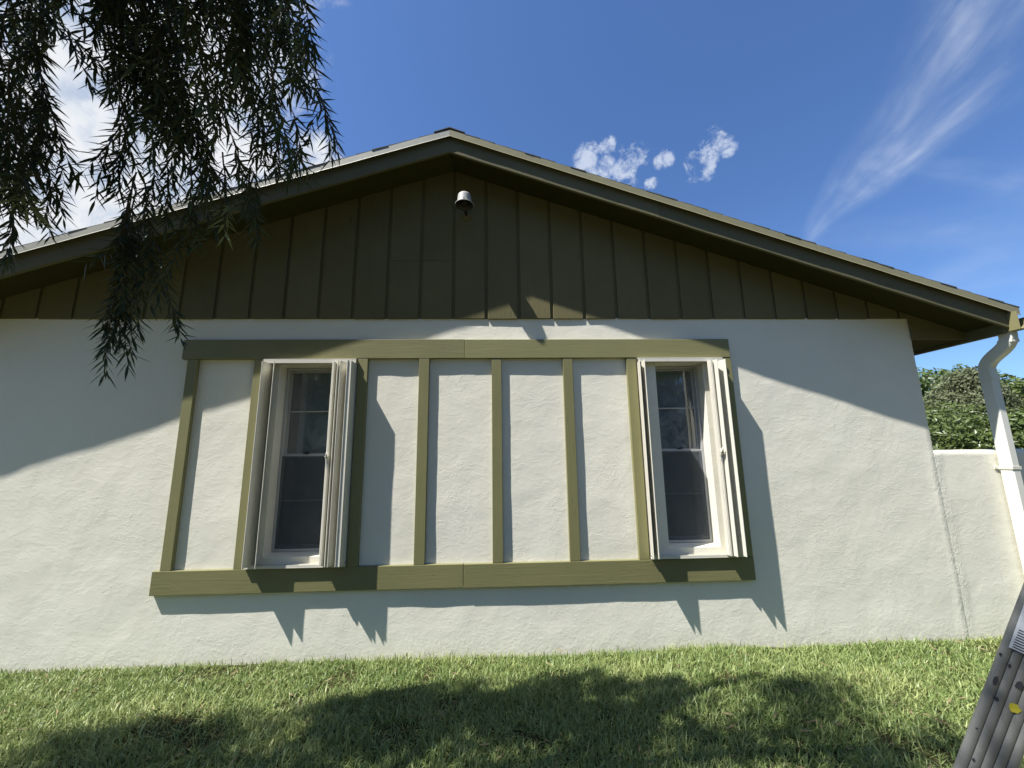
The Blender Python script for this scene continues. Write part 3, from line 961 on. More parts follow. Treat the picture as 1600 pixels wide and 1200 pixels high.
m_.lathe([(0.0, 0.02), (0.045, 0.018), (0.052, 0.008), (0.052, 0.0)], (LX, BY - 0.0005, LZ + 0.05), axis=(0, -1, 0), seg=20)
m_.obj('wall_plate', SIDING, lamp, True)

# ------------------------------------------------------------------ garden wall
gw = thing('garden_wall', 'low grey stucco wall carrying on from the right house corner', 'garden wall', (5.5, WALL_Y, 0))
GT = Z - 0.016
xs = lines(XR, 8.0, 0.045)
zs = lines(-0.25, GT, 0.045)
vs, fs, idx = rough_wall('w', xs, zs, [], z_top=zs[-1])
ni, nj = len(xs), len(zs)
k = len(vs)
for i in range(ni):
    x, y, z = vs[idx[i, nj - 1]]
    vs += [(x, y + 0.006, z + 0.005), (x, y + 0.02, z + 0.007), (x, WALL_Y + 0.19, z + 0.007), (x, WALL_Y + 0.2, -0.25)]
for i in range(ni - 1):
    a, b = idx[i, nj - 1], idx[i + 1, nj - 1]
    p, q = k + 4 * i, k + 4 * (i + 1)
    fs += [(a, b, q, p), (p, q, q + 1, p + 1), (p + 1, q + 1, q + 2, p + 2), (p + 2, q + 2, q + 3, p + 3)]
obj('stucco_wall', vs, fs, STUCCO, gw, True)

# ------------------------------------------------------------------ stepladder
d_l = Vector((0.38, -0.16, 0.895)).normalized()
A = at(1541, 1200, 0.80)
n_l = Vector((-0.50, -0.866, 0.0))
n_l = (n_l - d_l * n_l.dot(d_l)).normalized()     # the web of the far rail faces the photographer
w_l = d_l.cross(n_l).normalized()
foot = A - d_l * (A.z / d_l.z)
ladder = thing('ladder', 'paint splashed aluminium ladder with grooved rails beside the lawn', 'ladder', tuple(foot))
RW, LEN = 0.076, 2.05
def rail_mesh(base, flip):
    prof = []
    # grooved web: five flat ribs with narrow valleys; flanges behind
    ribs = 5
    rw = RW / ribs
    for i in range(ribs):
        a = -RW / 2 + i * rw
        prof += [(a + 0.0004, -0.0014)] + [(a + rw * (0.06 + 0.88 * q / 8), 0.0026 * math.sin(PI * (0.12 + 0.76 * q / 8))) for q in range(9)] + [(a + rw - 0.0004, -0.0014)]
    prof += [(RW / 2, -0.0015), (RW / 2, -0.007), (RW / 2 - 0.003, -0.007), (RW / 2 - 0.003, -0.004), (-RW / 2 + 0.003, -0.004), (-RW / 2 + 0.003, -0.007), (-RW / 2, -0.007), (-RW / 2, -0.0015)]
    m_ = MB()
    n = len(prof)
    for t in (0.0, LEN):
        for (a, b) in prof:
            m_.v.append(tuple(base + d_l * t + w_l * a + n_l * (b if not flip else -b)))
    m_.f = [(i, (i + 1) % n, n + (i + 1) % n, n + i) for i in range(n)]
    # end caps as web + two flange quads
    return m_
across = -Vector((0.50, 0.866, 0.0)) * 0.44
far_rail = rail_mesh(foot, False).obj('rail', ALU, ladder, label='grooved rail with scuffed sticker and yellow splash')
near_rail = rail_mesh(foot + across, True).obj('rail', ALU, ladder)
for i in range(5):
    t = 0.10 + 0.45 * i
    c0 = foot + d_l * t
    m_ = MB()
    hor = Vector((across.y, -across.x, 0)).normalized()
    if hor.x < 0:
        hor = -hor
    q0, q1 = c0 + across * 0.012, c0 + across * 0.985
    for p in (q0, q1):
        for (a, b) in ((-0.03, -0.011), (0.03, -0.011), (0.03, 0.011), (-0.03, 0.011)):
            m_.v.append(tuple(p + hor * a + Vector((0, 0, b))))
    m_.f = [(0, 1, 2, 3), (7, 6, 5, 4), (0, 4, 5, 1), (1, 5, 6, 2), (2, 6, 7, 3), (3, 7, 4, 0)]
    m_.obj('step', ALU, ladder)
for base in (foot, foot + across):
    m_ = MB()
    for t in (-0.001, 0.07):
        for a, b in ((-RW / 2 - 0.004, -0.038), (RW / 2 + 0.004, -0.038), (RW / 2 + 0.004, 0.006), (-RW / 2 - 0.004, 0.006)):
            m_.v.append(tuple(base + d_l * t + w_l * a + n_l * b))
    m_.f = [(0, 1, 2, 3), (7, 6, 5, 4), (0, 4, 5, 1), (1, 5, 6, 2), (2, 6, 7, 3), (3, 7, 4, 0)]
    m_.obj('rubber_foot', BLACK, ladder)
# rear support of the ladder, out to the right
hd = Vector((d_l.x, d_l.y, 0)).normalized()
top = foot + d_l * LEN
for s in (0.02, 0.98):
    m_ = MB()
    p0 = top + across * s
    p1 = Vector((p0.x, p0.y, 0)) + hd * 0.55
    m_.tube([p0, p1], 0.016, 8)
    m_.obj('rear_strut', ALU, ladder)
m_ = MB()
for t in (0, 0.05):
    for p in (top + hd * -0.07 - across * 0.05, top + hd * 0.16 - across * 0.05, top + hd * 0.16 + across * 1.05, top + hd * -0.07 + across * 1.05):
        m_.v.append(tuple(p + Vector((0, 0, t))))
m_.f = [(3, 2, 1, 0), (4, 5, 6, 7), (0, 1, 5, 4), (1, 2, 6, 5), (2, 3, 7, 6), (3, 0, 4, 7)]
m_.obj('top_cap', BLACK, ladder)
# stickers and splashes on the far rail, in rail coordinates (along, across)
def rail_uv(px, py):
    v = (at(px, py, 1.0) - Vector((0, 0, CAM_Z)))
    o = Vector((0, 0, CAM_Z))
    pl = foot + n_l * 0.003
    t = (pl - o).dot(n_l) / v.dot(n_l)
    p = o + v * t - foot
    return p.dot(d_l), p.dot(w_l)
def on_rail(poly, h, mat, name, thick=0.0006):
    m_ = MB()
    n = len(poly)
    for b in (h, h + thick):
        for (t, a) in poly:
            m_.v.append(tuple(foot + d_l * t + w_l * a + n_l * b))
    m_.f = [tuple(range(n, 2 * n)), tuple(range(n))[::-1]] + [(i, (i + 1) % n, n + (i + 1) % n, n + i) for i in range(n)]
    return m_.obj(name, mat, ladder)
s0 = rail_uv(1594, 1004)
t0, a0 = s0
sw = math.copysign(1, rail_uv(1590, 1100)[1] - rail_uv(1540, 1100)[1])
on_rail([(t0 - 0.018, a0 - 0.012 * sw), (t0 + 0.11, a0 - 0.014 * sw), (t0 + 0.11, 0.030 * sw), (t0 - 0.020, 0.030 * sw)], 0.0032, STICKER, 'sticker')
for i in range(9):
    tt = t0 - 0.020 + i * 0.0052
    on_rail([(tt, a0 - 0.008 * sw), (tt + 0.0022, a0 - 0.008 * sw), (tt + 0.0022, a0 + (0.006 + 0.012 * random.random()) * sw), (tt, a0 + 0.018 * sw)], 0.0039, INK, 'printed_line', 0.0002)
def splash(px, py, r, mat, name, n=18, stretch=1.0, rough=0.25):
    t, a = rail_uv(px, py)
    poly = []
    for i in range(n):
        an = 2 * PI * i / n
        rr = r * (1 + rough * random.uniform(-1, 1))
        poly.append((t + rr * stretch * math.cos(an), a + rr * math.sin(an)))
    on_rail(poly, 0.0031, mat, name, 0.0005)
splash(1585, 1106, 0.0085, YELLOW, 'paint_splash', rough=0.18)
for (px, py, r, s) in ((1555, 1063, 0.0045, 2.6), (1557, 1092, 0.004, 1.2), (1592, 1070, 0.006, 1.6), (1526, 1138, 0.002, 1.0), (1521, 1187, 0.003, 1.3), (1563, 1022, 0.003, 1.2), (1577, 1040, 0.0025, 2.0)):
    splash(px, py, r * 0.8, INK, 'paint_splash', 18, s, 0.22)

# ------------------------------------------------------------------ weeping bottlebrush tree
TX, TY = -3.45, 0.55
tree = thing('bottlebrush_tree', 'weeping tree with narrow dark leaves hanging over the roof at left', 'tree', (TX, TY, 0))
m_ = MB()
tp = [(TX, TY, -0.1), (TX + 0.03, TY, 0.3), (TX + 0.02, TY + 0.05, 1.0), (TX + 0.12, TY + 0.1, 1.8), (TX + 0.22, TY + 0.12, 2.6), (TX + 0.45, TY + 0.2, 3.4)]
m_.tube(tp, [0.20, 0.16, 0.14, 0.13, 0.12, 0.10], 14)
m_.obj('trunk', BARK, tree, True)
limb_pts = []
def limb(pts, r0_, r1_):
    P_ = []
    pts = [Vector(p) for p in pts]
    n = 12
    for i in range(n + 1):
        t = i / n * (len(pts) - 1)
        j = min(int(t), len(pts) - 2)
        f = t - j
        pm, p0, p1, p2 = pts[max(j - 1, 0)], pts[j], pts[j + 1], pts[min(j + 2, len(pts) - 1)]
        q = 0.5 * ((2 * p0) + (p1 - pm) * f + (2 * pm - 5 * p0 + 4 * p1 - p2) * f * f + (3 * p0 - pm - 3 * p1 + p2) * f ** 3)
        P_.append(q)
    mm = MB()
    mm.tube(P_, [r0_ + (r1_ - r0_) * i / n for i in range(n + 1)], 9)
    mm.obj('limb', BARK, tree, True)
    limb_pts.extend(P_[3:])
limb([(TX + 0.4, TY + 0.18, 3.3), (-2.7, 0.95, 4.1), (-2.0, 1.4, 4.65), (-1.3, 1.75, 4.85), (-0.8, 1.9, 4.75)], 0.075, 0.018)
limb([(TX + 0.3, TY + 0.15, 3.0), (-2.9, 1.2, 3.9), (-2.6, 1.75, 4.4), (-2.2, 2.1, 4.55)], 0.06, 0.016)
limb([(TX + 0.4, TY + 0.18, 3.35), (-2.4, 0.5, 4.4), (-1.4, 0.5, 4.9), (-0.4, 0.7, 4.95), (0.1, 0.95, 4.8)], 0.07, 0.016)
limb([(TX + 0.35, TY + 0.18, 3.2), (-3.6, 1.3, 4.2), (-3.4, 1.9, 4.6)], 0.055, 0.015)
limb([(TX + 0.4, TY + 0.18, 3.4), (-2.6, 0.0, 4.5), (-1.5, -0.3, 4.9), (-0.6, -0.2, 4.9)], 0.06, 0.015)
limb([(TX + 0.4, TY + 0.18, 3.2), (-2.8, 0.95, 3.75), (-2.1, 1.2, 4.1), (-1.2, 1.3, 4.3), (-0.35, 1.3, 4.25)], 0.06, 0.014)
front_limb = limb_pts[-10:]
limb([(TX + 0.3, TY + 0.15, 3.1), (-3.8, 0.95, 3.85), (-4.15, 1.4, 4.1), (-4.5, 1.5, 4.05)], 0.05, 0.014)
front_limb = front_limb + limb_pts[-8:]

# leaf blades: a folded lance shape with 3 stations; made once as a template, placed many times
LEAF_T = np.array([(0, 0, 0), (0.5, 0.32, 0.06), (1.0, 0.35, 0.18), (0.5, -0.32, 0.06), (1.0, -0.35, 0.18), (0.55, 0, -0.02), (1.0, 0, 0.06), (1.9, 0, 0.28)])
# (along, across, lift): base, left mid, left far, right mid, right far, mid rib 1, mid rib 2, tip
LEAF_F = [(0, 1, 5), (0, 5, 3), (1, 2, 6, 5), (5, 6, 4, 3), (2, 7, 6), (6, 7, 4)]
def leaf_verts(p, dirv, nrm, length, width):
    d = dirv.normalized()
    s = d.cross(nrm)
    if s.length < 1e-4:
        s = d.orthogonal()
    s.normalize()
    nn = s.cross(d)
    out = []
    for (a, b, c_) in LEAF_T:
        out.append(tuple(p + d * (a / 1.9 * length) + s * (b * width * 1.4) + nn * (c_ * length * 0.22)))
    return out
leaf_meshes = []
for i in range(4):
    L_, W_ = 0.082 + 0.009 * i, 0.0108 + 0.0008 * i
    me = bpy.data.meshes.new('leaf')
    me.from_pydata(leaf_verts(Vector((0, 0, 0)), Vector((1, 0, 0)), Vector((0, 0, 1)), L_, W_), [], LEAF_F)
    me.materials.append(LEAF)
    me.update()
    leaf_meshes.append(me)
single_leaves = [0]

def strand(p_top, p_tip, sag, density=1.0, singles=False, pods=False, side=2, leafy_from=0.1, lscale=1.0, leafmat=None):
    """one drooping twig with its leaves; side twigs leave it near the tip"""
    st_, lv, lf = MB(), [], []
    placed = []
    def twig(pa, pb, bend, r, dens, start):
        L = (pb - pa).length
        n = max(5, int(L / 0.06))
        pts = []
        for i in range(n + 1):
            t = i / n
            q = pa.lerp(pb, t) + bend * (4 * t * (1 - t)) + Vector((mnoise.noise(pa * 3 + Vector((t * 3, 0, 0))), mnoise.noise(pa * 5 + Vector((0, t * 3, 0))), 0)) * 0.018
            pts.append(q)
        st_.tube(pts, [r * (1 - 0.75 * i / n) for i in range(n + 1)], 4, False)
        nl = int(L * (1 - start) / 0.0105 * dens)
        ang = random.random() * 6
        for i in range(nl):
            t = start + (1 - start) * (i + random.random()) / nl
            j = min(int(t * n), n - 1)
            q = pts[j].lerp(pts[j + 1], t * n - j)
            d = (pts[j + 1] - pts[j]).normalized()
            ang += 2.4
            o1 = d.orthogonal().normalized()
            o2 = d.cross(o1)
            rad = o1 * math.cos(ang) + o2 * math.sin(ang)
            open_ = random.uniform(0.55, 1.15) * (0.75 if t > 0.93 else 1)
            dv = d * math.cos(open_) + rad * math.sin(open_) + Vector((0, 0, -0.22))
            placed.append((q, dv, rad, random.uniform(0.78, 1.25) * lscale))
        return pts
    pts = twig(p_top, p_tip, sag, 0.0042, density, leafy_from)
    for s in range(side):
        j = random.randint(max(1, len(pts) // 5), max(2, len(pts) - 3))
        b = pts[j]
        L = random.uniform(0.16, 0.34)
        hd_ = Vector((random.uniform(-1, 1), random.uniform(-1, 1), -1.15 - random.random())).normalized()
        twig(b, b + hd_ * L, Vector((random.uniform(-.03, .03), random.uniform(-.03, .03), 0.02)), 0.0026, density * 1.1, 0.15)
    br = st_.obj('branch', TWIG, tree)
    use = []
    for (q, dv, rad, sc) in placed:
        if singles and single_leaves[0] < 295 and random.random() < 0.8:
            single_leaves[0] += 1
            me = random.choice(leaf_meshes)
            o = bpy.data.objects.new('leaf', me)
            COL.objects.link(o)
            o.parent = br
            d = dv.normalized()
            s = d.cross(rad).normalized()
            nn = s.cross(d)
            mat = Matrix((d, -s, nn)).transposed().to_4x4()
            o.matrix_basis = Matrix.Translation(q - Vector(WLOC[br.name])) @ mat @ Matrix.Scale(sc, 4)
        else:
            use.append((q, dv, rad, sc))
    if use:
        for (q, dv, rad, sc) in use:
            kk = len(lv)
            lv.extend(leaf_verts(q, dv, rad, 0.094 * sc, 0.0122 * sc))
            lf.extend([tuple(i + kk for i in f) for f in LEAF_F])
        obj('foliage', lv, lf, leafmat or LEAF, br)
    if pods:
        pm = MB()
        n = len(pts)
        for i in range(int(n * 0.45), int(n * 0.8)):
            for q_ in range(7):
                t = random.random()
                c = pts[i].lerp(pts[i + 1], t)
                d = (pts[i + 1] - pts[i]).normalized()
                o1 = d.orthogonal().normalized()
                o2 = d.cross(o1)
                an = random.random() * 6.28
                c = c + (o1 * math.cos(an) + o2 * math.sin(an)) * 0.005
                r = 0.0042
                pm.add([c + Vector(v) * r for v in ((1, 0, 0), (-1, 0, 0), (0, 1, 0), (0, -1, 0), (0, 0, 1), (0, 0, -1))],
                       [(0, 2, 4), (2, 1, 4), (1, 3, 4), (3, 0, 4), (2, 0, 5), (1, 2, 5), (3, 1, 5), (0, 3, 5)])
        pm.obj('seed_pods', POD, br)['kind'] = 'stuff'
    return br

def interp(x, tab):
    for (xa, ya), (xb, yb) in zip(tab[:-1], tab[1:]):
        if xa <= x <= xb:
            return ya + (yb - ya) * (x - xa) / (xb - xa)
    return tab[-1][1] if x > tab[-1][0] else tab[0][1]
def rv(s):
    return Vector((random.uniform(-s, s), random.uniform(-s, s), random.uniform(-s, s)))

# the lowest, nearest sprays
low = [((212, 300), (163, 588), 2.30, 1), ((205, 330), (200, 575), 2.34, 1), ((225, 320), (275, 508), 2.26, 1), ((200, 310), (190, 470), 2.22, 1), ((222, 330), (216, 520), 2.42, 0), ((215, 270), (210, 420), 2.3, 0), ((225, 280), (236, 430), 2.28, 0), ((232, 300), (222, 450), 2.36, 0), ((210, 280), (188, 540), 2.32, 0),
       ((350, 240), (340, 362), 2.05, 1), ((360, 318), (355, 372), 2.0, 2), ((30, 285), (62, 338), 1.9, 2), ((20, 300), (44, 328), 1.88, 2), ((372, 230), (402, 352), 2.12, 0), ((300, 230), (300, 392), 2.2, 1), ((322, 200), (330, 350), 2.3, 0), ((455, 170), (470, 290), 2.15, 1),
       ((470, 110), (528, 240), 2.2, 1), ((440, 190), (436, 285), 2.2, 0), ((200, 180), (148, 312), 2.15, 1), ((215, 210), (172, 300), 2.2, 0), ((240, 230), (236, 330), 2.2, 0),
       ((70, 130), (90, 318), 2.1, 1), ((60, 90), (118, 282), 2.1, 0), ((20, 200), (62, 345), 1.95, 1), ((-10, 220), (38, 330), 1.9, 0), ((-5, 180), (10, 408), 2.0, 0), ((110, 20), (205, 85), 2.2, 1),
       ((95, 40), (160, 115), 2.15, 0), ((430, -30), (474, 3), 2.3, 0), ((180, 60), (215, 118), 2.1, 0), ((395, 250), (385, 330), 2.25, 0), ((265, 250), (262, 352), 2.15, 0)]
for i, (a, b, dp, sg) in enumerate(low):
    pa, pb = at(*a, dp + 0.05), at(*b, dp)
    strand(pa, pb, rv(0.03) + Vector((0, 0, 0.02)), 1.0, singles=(sg == 1), pods=(i % 4 == 1), side=2 if sg < 2 else 0, leafmat=LEAF_SUN_TINT if sg == 2 else None)
# the main hanging mass
edge = [(170, 150), (200, 260), (240, 320), (300, 345), (350, 325), (400, 280), (440, 270), (480, 215), (520, 205)]
for i in range(46):
    xt = random.uniform(212, 518)
    yt = interp(xt, edge) * random.uniform(0.35, 1.0) if random.random() < 0.8 else random.uniform(20, 140)
    dp = random.uniform(1.9, 2.4)
    ln = random.uniform(140, 320)
    a = (xt + random.uniform(-60, 25) - 0.15 * max(0, xt - 350) - ln * 0.12, yt - ln)
    strand(at(a[0], a[1], dp + random.uniform(-.1, .1)), at(xt, yt, dp), rv(0.05), 0.9, pods=(i % 7 == 0), side=random.choice((2, 3, 3)), leafmat=LEAF_MID if i % 3 == 0 else None)
for i in range(21):
    xt = random.uniform(-90, 72)
    yt = (300 - 0.9 * max(0, xt - 40) if xt < 100 else 200) * random.uniform(0.2, 1.0)
    dp = random.uniform(1.85, 2.35)
    ln = random.uniform(140, 320)
    strand(at(xt + random.uniform(-50, 40), yt - ln, dp), at(xt, yt, dp), rv(0.05), 0.9, pods=(i % 6 == 0), side=3, leafmat=LEAF_MID if i % 3 == 0 else None)
for i in range(15):
    xt = random.uniform(70, 250)
    yt = random.uniform(-30, 75)
    dp = random.uniform(1.95, 2.35)
    ln = random.uniform(120, 250)
    strand(at(xt + random.uniform(-60, 30), yt - ln, dp), at(xt, yt, dp), rv(0.05), 1.0, side=2)
# twigs that tie the hanging sprays to the limbs
for i in range(22):
    xt = random.uniform(-60, 440)
    q = at(xt, random.uniform(-260, -120), random.uniform(2.0, 2.5))
    b = min(limb_pts, key=lambda p: (p - q).length)
    mm = MB()
    mid = b.lerp(q, 0.5) + Vector((0, 0, 0.12))
    mm.tube([b, b.lerp(mid, 0.5) + Vector((0, 0, .05)), mid, mid.lerp(q, 0.5) + Vector((0, 0, .03)), q], [0.012, 0.010, 0.008, 0.006, 0.004], 6)
    mm.obj('limb', BARK, tree, True)
# the crown above, out of the picture, that shades the lawn and the ladder
def in_view(p, r):
    """the crown's thick top stands above and left of the part that is seen"""
    v = p - Vector((0, 0, CAM_Z))
    f = v.dot(fw)
    if f < 0.15:
        return False
    x, y = v.dot(rt) / f, v.dot(up) / f
    m = r / f
    return y < 0.968 + m and x > -1.29 - m
lv, lf = [], []
def clump(c, r, n):
    for i in range(n):
        o = Vector((random.gauss(0, 1), random.gauss(0, 1), random.gauss(0, 0.9))) * r * 0.5
        p = c + o
        if p.y > 1.8 or in_view(p, 0.22):
            continue
        dv = Vector((random.uniform(-1, 1), random.uniform(-1, 1), -0.6))
        kk = len(lv)
        s = random.uniform(0.9, 1.4)
        lv.extend(leaf_verts(p, dv, rv(1.0), 0.085 * s, 0.013 * s))
        lf.extend([tuple(i_ + kk for i_ in f) for f in LEAF_F])
for i in range(210):
    b = random.choice(limb_pts)
    c = b + Vector((random.gauss(0, 0.28), random.gauss(0, 0.25), random.gauss(0.1, 0.2)))
    c.y = min(c.y, 1.75)
    clump(c, random.uniform(0.16, 0.34), 110)
for i in range(85):
    b = random.choice(front_limb)
    clump(b + Vector((random.gauss(0, 0.2), random.gauss(0, 0.16), random.gauss(0.05, 0.15))), random.uniform(0.14, 0.28), 100)
obj('crown', lv, lf, LEAF, tree)

# ------------------------------------------------------------------ shrubs and trees beyond the garden wall
def leafy(name, label, cat, loc, blobs, mat, leaf, count, trunk_h=None, group=None, seed=1):
    rnd_ = np.random.default_rng(seed)
    t = thing(name, label, cat, loc, group)
    L = np.array(loc)
    tot = sum(b[3] ** 2 for b in blobs)
    V, F = [], []
    for (bx, by, bz, br) in blobs:
        n = int(count * br ** 2 / tot)
        d = rnd_.normal(size=(n, 3))
        d /= np.linalg.norm(d, axis=1)[:, None]
        rr = br * (1 - 0.45 * rnd_.random(n) ** 2)
        # lumpy outline
        lump = np.array([mnoise.noise(Vector(q) * 2.2 + Vector((bx, by, bz))) for q in d])
        P_ = np.array([bx, by, bz]) + d * (rr * (1 + 0.30 * lump))[:, None]
        nr_ = d + rnd_.normal(scale=0.55, size=(n, 3))
        nr_ /= np.linalg.norm(nr_, axis=1)[:, None]
        tg = np.cross(nr_, rnd_.normal(size=(n, 3)))
        tg /= np.linalg.norm(tg, axis=1)[:, None]
        bt = np.cross(nr_, tg)
        s = leaf * rnd_.uniform(0.6, 1.3, n)[:, None]
        a = P_ - tg * s
        b = P_ + bt * s * 0.45 + nr_ * s * 0.1
        c = P_ + tg * s
        e = P_ - bt * s * 0.45 + nr_ * s * 0.1
        k0 = len(V)
        q = np.stack([a, b, c, e], 1).reshape(-1, 3)
        V += q.tolist()
        F += [(k0 + 4 * i, k0 + 4 * i + 1, k0 + 4 * i + 2, k0 + 4 * i + 3) for i in range(n)]
    obj('crown', V, F, mat, t)
    m_ = MB()
    zt = max(b[2] for b in blobs)
    m_.tube([(loc[0], loc[1], -0.1), (loc[0] + 0.05, loc[1], zt * 0.5), (loc[0], loc[1] + 0.05, zt)], [0.12, 0.09, 0.04], 9)
    for (bx, by, bz, br) in blobs:
        m_.tube([(loc[0], loc[1], min(zt * 0.4, bz * 0.6)), ((loc[0] + bx) / 2, (loc[1] + by) / 2, bz * 0.75), (bx, by, bz)], [0.06, 0.045, 0.02], 6)
    m_.obj('trunk', BARK, t, True)
    return t
def rel(px, py, Y):
    v = at(px, py, 1.0) - Vector((0, 0, CAM_Z))
    q = Vector((0, 0, CAM_Z)) + v * (Y / v.y)
    return q
def blobs_at(items, Y):
    out = []
    for (px, py, dy, r) in items:
        q = rel(px, py, Y + dy)
        out.append((q.x, q.y, q.z, r))
    return out
b1 = blobs_at([(1450, 690, 0, 0.8), (1500, 690, 0.3, 0.8), (1550, 700, 0.1, 0.75), (1480, 740, 0, 1.0), (1540, 750, 0, 1.1), (1600, 740, 0, 1.0)], 7.6)
leafy('shrub', 'dark glossy hedge shrub just behind the low garden wall', 'shrub', (b1[1][0], 7.7, 0), b1, SHRUB_DARK, 0.05, 17000, seed=3)
b2 = blobs_at([(1506, 600, 0.1, 0.36), (1524, 592, 0, 0.3), (1484, 648, 0, 0.55), (1512, 630, 0.2, 0.7), (1538, 640, 0, 0.55), (1500, 668, 0, 0.8), (1565, 655, 0.2, 0.5)], 8.8)
leafy('shrub', 'grey green shrub with fine leaves above the dark hedge', 'shrub', (b2[1][0], 9.3, 0), b2, SHRUB_GREY, 0.038, 22000, seed=4)
b3 = blobs_at([(1440, 650, 0, 1.7), (1480, 645, 1, 1.6), (1530, 660, 1, 1.6), (1400, 680, 0, 1.8)], 14.0)
leafy('tree', 'round dark green tree rising behind the left of the hedge', 'tree', (b3[1][0], 14.6, 0), b3, SHRUB_LIGHT, 0.12, 13000, seed=5)
b4 = blobs_at([(1505, 592, 0, 0.28), (1490, 588, 0.1, 0.18), (1520, 588, 0, 0.22), (1535, 588, 0.1, 0.22), (1512, 602, 0, 0.3), (1478, 592, 0, 0.16), (1500, 578, 0, 0.16), (1549, 585, 0, 0.12), (1556, 582, 0, 0.1), (1560, 600, 0, 0.2)], 9.6)
leafy('shrub', 'thin open twigs with small pale leaves topping the hedge', 'shrub', (b4[0][0], 9.7, 0), b4, SHRUB_LIGHT, 0.045, 1500, seed=6)
b5 = blobs_at([(1575, 640, 0, 1.15), (1600, 660, 0.5, 1.3), (1640, 670, 0, 1.4)], 12.0)
leafy('tree', 'dark green tree standing behind the downspout', 'tree', (b5[1][0], 12.2, 0), b5, SHRUB_DARK, 0.10, 9000, seed=7)
b6 = blobs_at([(1600, 690, 0, 0.6), (1640, 700, 0, 0.9), (1620, 740, 0, 0.9)], 7.4)
leafy('shrub', 'bright fresh green shrub right of the downspout', 'shrub', (b6[1][0], 7.5, 0), b6, SHRUB_LIGHT, 0.06, 6000, seed=8)

# trees across the yard behind the photographer: they close off the low sky and show in the panes
for i, (tx, ty, hh) in enumerate(((-15.0, -7.5, 6.5), (-8.5, -9.5, 6.4), (-1.5, -9.0, 5.8), (5.5, -9.5, 6.4), (12.5, -7.0, 6.8), (18.0, -2.0, 6.0))):
    bl = [(tx + random.uniform(-2.4, 2.4), ty + random.uniform(-1.0, 1.0), hh * random.uniform(0.25, 0.8), random.uniform(1.5, 2.2)) for q in range(9)]
    leafy('tree', ('broad dark tree across the yard, far left behind the viewer', 'tall dark tree across the yard, left of the middle one', 'dark bushy tree straight across the yard', 'low spreading green tree across the yard', 'dark green tree across the yard at right', 'green tree at the right end of the yard')[i], 'tree', (tx, ty, 0), bl, SHRUB_DARK if i % 2 else SHRUB_LIGHT, 0.24, 9000, seed=40 + i)

# fallen leaves and dry clippings lying in the lawn
fv, ff = [], []
for i in range(420):
    x, y = random.uniform(-4.6, 4.8), random.uniform(1.9, 3.46)
    p = Vector((x, y, ground_h(x, y) + random.uniform(0.015, 0.045)))
    dv = Vector((random.uniform(-1, 1), random.uniform(-1, 1), random.uniform(-0.25, 0.25)))
    kk = len(fv)
    s = random.uniform(0.6, 1.2)
    fv.extend(leaf_verts(p, dv, Vector((random.uniform(-.5, .5), random.uniform(-.5, .5), 1)), 0.07 * s, 0.011 * s))
    ff.extend([tuple(i_ + kk for i_ in f) for f in LEAF_F])
DRY = mat_leaf('dry fallen leaf', (0.14, 0.085, 0.045), (0.34, 0.27, 0.15), 0.7, 0.1, 0.2)
dl = obj('fallen_leaves', fv, ff, DRY)
dl['kind'] = 'stuff'
dl['label'] = 'narrow dry brown leaves scattered on the lawn'
dl['category'] = 'fallen leaves'

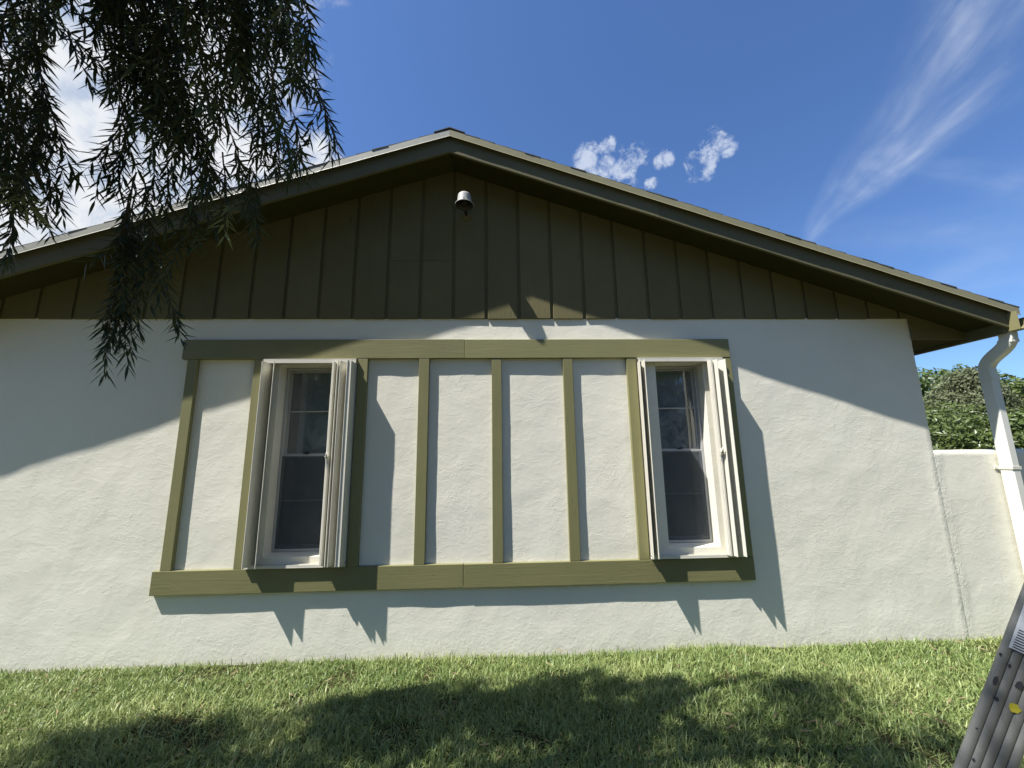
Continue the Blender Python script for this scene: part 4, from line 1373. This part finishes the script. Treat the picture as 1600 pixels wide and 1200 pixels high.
# ------------------------------------------------------------------ lawn grass
def grass_patch(n, x0, x1, y0, y1, seed):
    r = np.random.default_rng(seed)
    x = r.uniform(x0, x1, n)
    y = r.uniform(y0, y1, n)
    h = np.array([mnoise.noise(Vector((a * 1.7, b * 1.7, 0.5))) for a, b in zip(x, y)])
    bare = np.array([mnoise.noise(Vector((a * 3.1, b * 3.1, 9.5))) for a, b in zip(x, y)])
    keep = ~((bare > 0.42) & (r.random(n) < 0.75))
    x, y, h = x[keep], y[keep], h[keep]
    n = len(x)
    z = np.array([ground_h(a, b) for a, b in zip(x, y)]) - 0.004
    L = r.uniform(0.030, 0.082, n) * (1 + 0.35 * h)
    tall = r.random(n) < 0.03
    L[tall] *= 1.5
    W = r.uniform(0.0018, 0.0036, n)
    wide = r.random(n) < 0.04
    W[wide] *= 2.0
    az = r.uniform(0, 2 * np.pi, n)
    lean = np.clip(r.normal(0.80, 0.45, n), 0.0, 1.5)       # angle from upright at the base
    curl = r.uniform(0.1, 0.8, n)
    tint = np.clip(r.beta(1.3, 1.9, n) + 0.2 * (h > 0.2), 0, 1)
    V = np.zeros((n, 7, 3), dtype=np.float32)
    px, py, pz = x.copy(), y.copy(), z.copy()
    ca, sa = np.cos(az), np.sin(az)
    tw = az + np.pi / 2 + r.normal(0, 0.5, n)
    cx, sy = np.cos(tw), np.sin(tw)
    for i, wf in enumerate((1.0, 0.95, 0.65)):
        V[:, 2 * i, 0], V[:, 2 * i, 1], V[:, 2 * i, 2] = px - cx * W * wf, py - sy * W * wf, pz
        V[:, 2 * i + 1, 0], V[:, 2 * i + 1, 1], V[:, 2 * i + 1, 2] = px + cx * W * wf, py + sy * W * wf, pz
        an = np.minimum(lean + curl * i / 2.0, 1.75)
        st_ = L / 3
        px = px + ca * np.sin(an) * st_
        py = py + sa * np.sin(an) * st_
        pz = pz + np.cos(an) * st_
    V[:, 6, 0], V[:, 6, 1], V[:, 6, 2] = px, py, pz
    ok = (V[:, :, 1].max(1) < WALL_Y - 0.004)
    V, tint = V[ok], tint[ok]
    return V, tint
parts = [grass_patch(205000, -5.2, 5.2, 2.05, 3.5, 21), grass_patch(52000, -5.0, 5.4, 0.2, 2.05, 22), grass_patch(9000, -5.0, 5.2, 3.38, 3.5, 23)]
V = np.concatenate([p[0] for p in parts])
T = np.concatenate([p[1] for p in parts])
n = len(V)
me = bpy.data.meshes.new('grass')
me.vertices.add(n * 7)
me.vertices.foreach_set('co', V.reshape(-1))
base = (np.arange(n) * 7)[:, None]
quads = np.concatenate([base + np.array([[0, 1, 3, 2]]), base + np.array([[2, 3, 5, 4]])], 1).reshape(-1)   # two quads
tri = (base + np.array([[4, 5, 6]])).reshape(-1)
loops = np.concatenate([quads, tri]).astype(np.int32)
me.loops.add(len(loops))
me.loops.foreach_set('vertex_index', loops)
npoly = n * 3
starts = np.concatenate([np.arange(n * 2) * 4, n * 8 + np.arange(n) * 3]).astype(np.int32)
me.polygons.add(npoly)
me.polygons.foreach_set('loop_start', starts)
at_ = me.attributes.new('tint', 'FLOAT', 'POINT')
at_.data.foreach_set('value', np.repeat(T, 7).astype(np.float32))
me.materials.append(GRASS)
me.update(calc_edges=True)
me.validate()
grass = bpy.data.objects.new('grass', me)
COL.objects.link(grass)
grass['kind'] = 'stuff'
grass['label'] = 'lawn of short messy green and straw coloured blades along the wall'
grass['category'] = 'grass'
